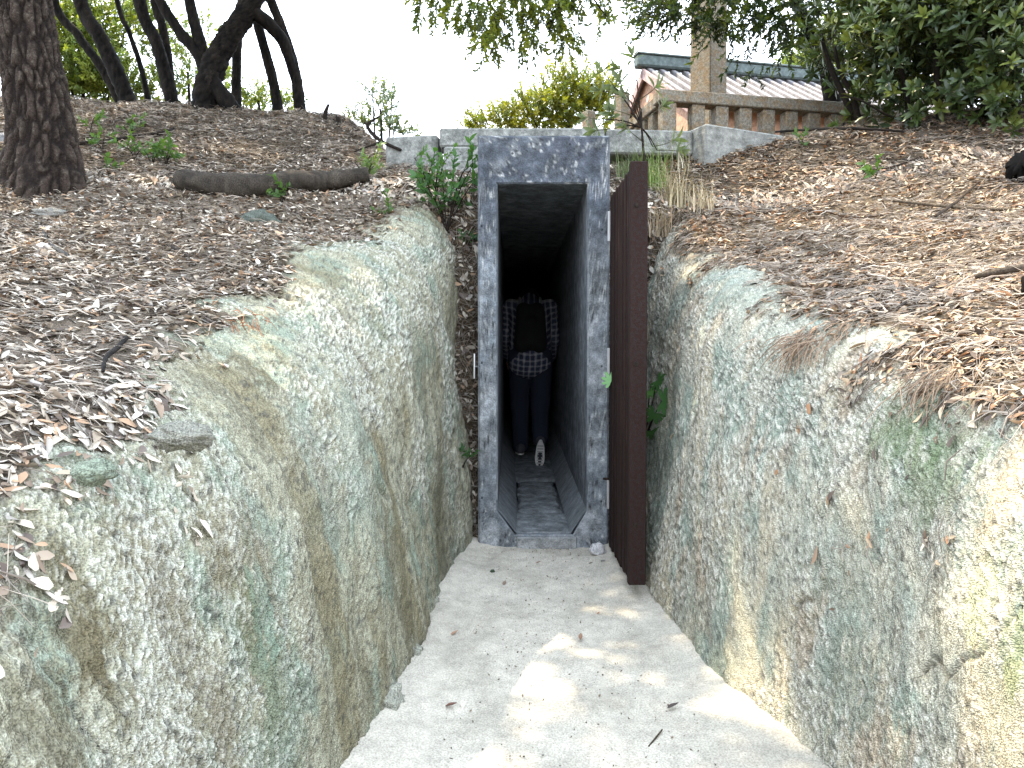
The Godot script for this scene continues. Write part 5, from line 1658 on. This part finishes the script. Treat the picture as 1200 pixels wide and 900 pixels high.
func make_person() -> void:
	var base := Vector3(0.155, 0.185, -6.5)
	var root := thing("person", base, "person in a plaid shirt walking away into the dark passage", "person")
	var P := func(x, y, z): return base + Vector3(x, y, z)
	var skin := func(_p): return Color(0.35, 0.22, 0.16)
	# trunk bent forward, head ducked
	var hipL: Vector3 = P.call(-0.09, 0.86, 0)
	var hipR: Vector3 = P.call(0.09, 0.86, 0)
	var kneeL: Vector3 = P.call(-0.085, 0.47, -0.12)
	var kneeR: Vector3 = P.call(0.085, 0.47, 0.0)
	var ankL: Vector3 = P.call(-0.08, 0.09, -0.16)
	var ankR: Vector3 = P.call(0.075, 0.18, 0.26)
	var pel: Vector3 = P.call(0, 0.92, 0)
	var waist: Vector3 = P.call(0, 1.06, -0.05)
	var chest: Vector3 = P.call(0, 1.24, -0.15)
	var neck: Vector3 = P.call(0, 1.37, -0.27)
	var head: Vector3 = P.call(0.0, 1.35, -0.43)
	var s := soup()
	var arms := []
	for sg in [-1.0, 1.0]:
		var sh: Vector3 = P.call(sg * 0.165, 1.30, -0.2)
		var el: Vector3 = P.call(sg * 0.205, 1.03, -0.2)
		var wr: Vector3 = P.call(sg * 0.185, 0.84, -0.36)
		arms.append([sh, el, wr])
	var body := [[pel, waist, 0.12, 0.105], [waist, chest, 0.105, 0.13], [chest, neck, 0.12, 0.055], [neck, head, 0.052, 0.06], [hipL, kneeL, 0.078, 0.054], [kneeL, ankL, 0.052, 0.037], [hipR, kneeR, 0.078, 0.054], [kneeR, ankR, 0.052, 0.037]]
	for a in arms: body.append_array([[chest.lerp(a[0], 0.3), a[0], 0.09, 0.055], [a[0], a[1], 0.05, 0.038], [a[1], a[2], 0.038, 0.026]])
	nets(body, 0.016, 0.035, skin, s)
	# head with brow, nose, chin and ears, facing down the passage
	var fwd := Vector3(0, -0.35, -0.94)
	var upv := Vector3(0, 0.94, -0.35)
	nets([[head - fwd * 0.02 + upv * 0.03, head + fwd * 0.015 + upv * 0.02, 0.088, 0.082], [head + fwd * 0.04 - upv * 0.05, head + fwd * 0.06 - upv * 0.075, 0.05, 0.035], [head + fwd * 0.085 + upv * 0.01, head + fwd * 0.105 - upv * 0.02, 0.012, 0.016], [head + fwd * 0.07 + upv * 0.035 + Vector3(-0.03, 0, 0), head + fwd * 0.07 + upv * 0.035 + Vector3(0.03, 0, 0), 0.02, 0.02],
		[head + Vector3(-0.088, 0, 0) - fwd * 0.01, head + Vector3(-0.092, 0.035, 0), 0.014, 0.018], [head + Vector3(0.088, 0, 0) - fwd * 0.01, head + Vector3(0.092, 0.035, 0), 0.014, 0.018]], 0.008, 0.02, skin, s)
	# hands: a palm, four bent fingers of different lengths and a thumb from its side
	for i in 2:
		var sg := -1.0 if i == 0 else 1.0
		var w: Vector3 = arms[i][2]
		var fd: Vector3 = (w - arms[i][1]).normalized()
		var across := Vector3(sg * -0.25, 0, -0.97).normalized()
		var inn := Vector3(-sg, -0.1, 0).normalized()
		var hand := [[w, w + fd * 0.085, 0.022, 0.02], [w + across * 0.02, w + fd * 0.085 + across * 0.026, 0.02, 0.016], [w - across * 0.02, w + fd * 0.08 - across * 0.026, 0.02, 0.015]]
		for k in 4:
			var root_at: Vector3 = w + fd * 0.085 + across * (0.03 - 0.02 * k)
			var l: float = [0.068, 0.078, 0.072, 0.056][k]
			var j1: Vector3 = root_at + (fd * 0.9 + inn * 0.35).normalized() * l * 0.55
			hand.append_array([[root_at - fd * 0.015, j1, 0.0092, 0.0085], [j1, j1 + (fd * 0.5 + inn * 0.8).normalized() * l * 0.5, 0.0085, 0.0075]])
		var th: Vector3 = w + fd * 0.03 + across * 0.03
		hand.append_array([[w + fd * 0.02 + across * 0.015, th + (fd * 0.5 + across * 0.8).normalized() * 0.03, 0.013, 0.011], [th + (fd * 0.5 + across * 0.8).normalized() * 0.03, th + (fd * 0.9 + across * 0.5).normalized() * 0.065, 0.0105, 0.009]])
		nets(hand, 0.0055, 0.006, skin, s)
	put("body", baked(s), M.cloth, root)
	# hair
	s = soup()
	nets([[head - fwd * 0.03 + upv * 0.04, head + fwd * 0.01 + upv * 0.05, 0.097, 0.088], [head - fwd * 0.06, head - fwd * 0.05 - upv * 0.05, 0.06, 0.05]], 0.011, 0.03, func(p): return Color(0.012, 0.01, 0.009), s)
	put("hair", baked(s), M.cloth, root)
	# plaid shirt, hanging loose to the hips
	s = soup()
	var shirt := [[P.call(0, 0.84, 0.0), waist, 0.155, 0.14], [P.call(-0.07, 0.82, 0.0), P.call(-0.075, 1.2, -0.12), 0.115, 0.1], [P.call(0.07, 0.82, 0.0), P.call(0.075, 1.2, -0.12), 0.115, 0.1], [waist, chest, 0.14, 0.145], [chest, neck, 0.135, 0.07]]
	for a in arms: shirt.append_array([[chest.lerp(a[0], 0.4), a[0], 0.1, 0.075], [a[0], a[1], 0.07, 0.058], [a[1], a[1].lerp(a[2], 0.85), 0.056, 0.042]])
	var plaid := func(p: Vector3):
		var q: Vector3 = p - base
		var a: float = absf(fposmod(q.x * 1.05 + 0.01 + 0.004 * sin(q.y * 20), 0.05) - 0.025)
		var b: float = absf(fposmod(q.y + q.z * 0.4, 0.05) - 0.025)
		var wa: float = sm(0.017, 0.019, a)
		var wb: float = sm(0.017, 0.019, b)
		return Color(0.03, 0.035, 0.06).lerp(Color(0.3, 0.3, 0.32), clampf(wa * 0.55 + wb * 0.55, 0, 1))
	nets(shirt, 0.0105, 0.03, plaid, s)
	put("plaid_shirt", baked(s), M.cloth, root)
	# trousers
	s = soup()
	nets([[P.call(-0.05, 0.9, 0), P.call(0.05, 0.9, 0), 0.115, 0.115], [hipL, kneeL, 0.1, 0.078], [kneeL, ankL + Vector3(0, 0.01, 0), 0.076, 0.066], [hipR, kneeR, 0.1, 0.078], [kneeR, kneeR.lerp(ankR, 0.9), 0.076, 0.062]], 0.014, 0.03, func(p): return Color(0.018, 0.02, 0.035), s)
	put("trousers", baked(s), M.cloth, root)
	# shoes: the left one flat, the right one tipped up on its toe with the sole to the rear
	for i in 2:
		var heel: Vector3 = P.call(-0.08, 0.045, -0.10) if i == 0 else P.call(0.075, 0.175, 0.335)
		var toe: Vector3 = P.call(-0.09, 0.04, -0.33) if i == 0 else P.call(0.07, 0.0, 0.235)
		var up: Vector3 = Vector3.UP if i == 0 else Vector3(0, 0.38, -0.92).normalized()
		s = soup()
		nets([[heel + up * 0.03, heel.lerp(toe, 0.5) + up * 0.03, 0.036, 0.038], [heel.lerp(toe, 0.5) + up * 0.025, toe + up * 0.02, 0.042, 0.034], [heel + up * 0.05, (ankL if i == 0 else ankR), 0.036, 0.036]], 0.0095, 0.02, func(p): return Color(0.05, 0.05, 0.055), s)
		var shoe := put("shoe", baked(s), M.cloth, root)
		s = soup()
		var dir := (toe - heel).normalized()
		var side := dir.cross(up).normalized()
		var ring_a := []
		var ring_b := []
		for k in 28:
			var a := TAU * k / 28
			var t := cos(a)
			var wd := 0.036 + 0.008 * sm(-0.2, 0.6, t) - 0.006 * sm(0.2, -0.2, absf(t + 0.1))
			var c := (heel + toe) / 2 + dir * t * 0.135 + side * sin(a) * wd
			ring_a.append(c - up * 0.012)
			ring_b.append(c + up * 0.012)
		var tone := Color(0.62, 0.60, 0.58)
		face(s, ring_a, tone)
		ring_b.reverse()
		face(s, ring_b, tone)
		ring_b.reverse()
		for k in 28: face(s, [ring_a[k], ring_a[(k + 1) % 28], ring_b[(k + 1) % 28], ring_b[k]], tone)
		for k in 7:
			var c := heel.lerp(toe, (k + 0.5) / 7) - up * 0.0135
			add_box(s, Transform3D(Basis(dir, up, side), c), Vector3(0.014, 0.004, 0.05), 0.001, tone * 0.6)
		put("sole", baked(s), M.cloth, shoe)
	# the rucksack on the back
	var bp := P.call(0.0, 1.16, 0.045)
	var bag := thing("rucksack", bp, "black rucksack on the back of the person in the passage", "bag")
	s = soup()
	nets([[P.call(-0.065, 0.98, 0.10), P.call(-0.055, 1.27, 0.0), 0.075, 0.065], [P.call(0.065, 0.98, 0.10), P.call(0.055, 1.27, 0.0), 0.075, 0.065], [P.call(0.0, 1.0, 0.13), P.call(0.0, 1.15, 0.09), 0.07, 0.06]], 0.013, 0.03, func(p): return Color(0.012, 0.012, 0.014), s)
	put("bag_body", baked(s), M.cloth, bag)
	for sg in [-1.0, 1.0]:
		put("strap", tube([P.call(sg * 0.075, 1.26, 0.0), P.call(sg * 0.085, 1.37, -0.14), P.call(sg * 0.09, 1.38, -0.24)], [0.016, 0.016, 0.016], 8, 0.03, 0, Color(0.15, 0.15, 0.16)), M.cloth, bag)

func _ready() -> void:
	rng.seed = 20240517
	make_light()
	make_materials()
	make_ground()
	make_portal()
	make_door()
	make_stonework()
	make_shed()
	make_sprigs()
	# where the photograph shows sun on the sand and the bank, the crowns are open
	for g in [[695, 720, 0.035], [725, 727, 0.03], [652, 747, 0.065], [625, 806, 0.13], [560, 872, 0.12], [610, 770, 0.04], [850, 830, 0.085], [885, 852, 0.075], [825, 805, 0.04]]: add_gap(g[0], g[1], g[2], true)
	for g in [[1160, 400, 0.3], [1100, 330, 0.22], [1150, 300, 0.2], [1080, 390, 0.15], [1180, 340, 0.2], [1040, 270, 0.14], [1080, 230, 0.12], [1030, 310, 0.1], [940, 260, 0.15], [1000, 240, 0.12], [900, 230, 0.12], [1190, 250, 0.15], [830, 280, 0.12], [870, 210, 0.1], [960, 200, 0.1], [1120, 200, 0.1], [300, 185, 0.14], [240, 180, 0.1], [440, 195, 0.12], [470, 215, 0.08], [380, 245, 0.07]]: add_gap(g[0], g[1], g[2], false)
	for g in [[850, 765, 0.09], [1150, 690, 0.12], [1185, 820, 0.14], [1100, 870, 0.1], [1190, 560, 0.1], [1000, 720, 0.05], [800, 335, 0.06]]: gaps.append([rock_hit(g[0], g[1], 1.0), g[2] + 0.05])
	gaps.append_array([[at(820, 60, 8.0), 0.3], [at(820, 90, 8.0), 0.3], [at(770, 105, 10.0), 0.5], [at(900, 100, 9.6), 0.5], [at(960, 100, 9.6), 0.4], [at(784, 120, 6.5), 0.2]])
	make_pine()
	make_clump()
	make_right_trees()
	make_far_trees()
	make_person()
	make_plants()
	make_wood()
	make_litter()
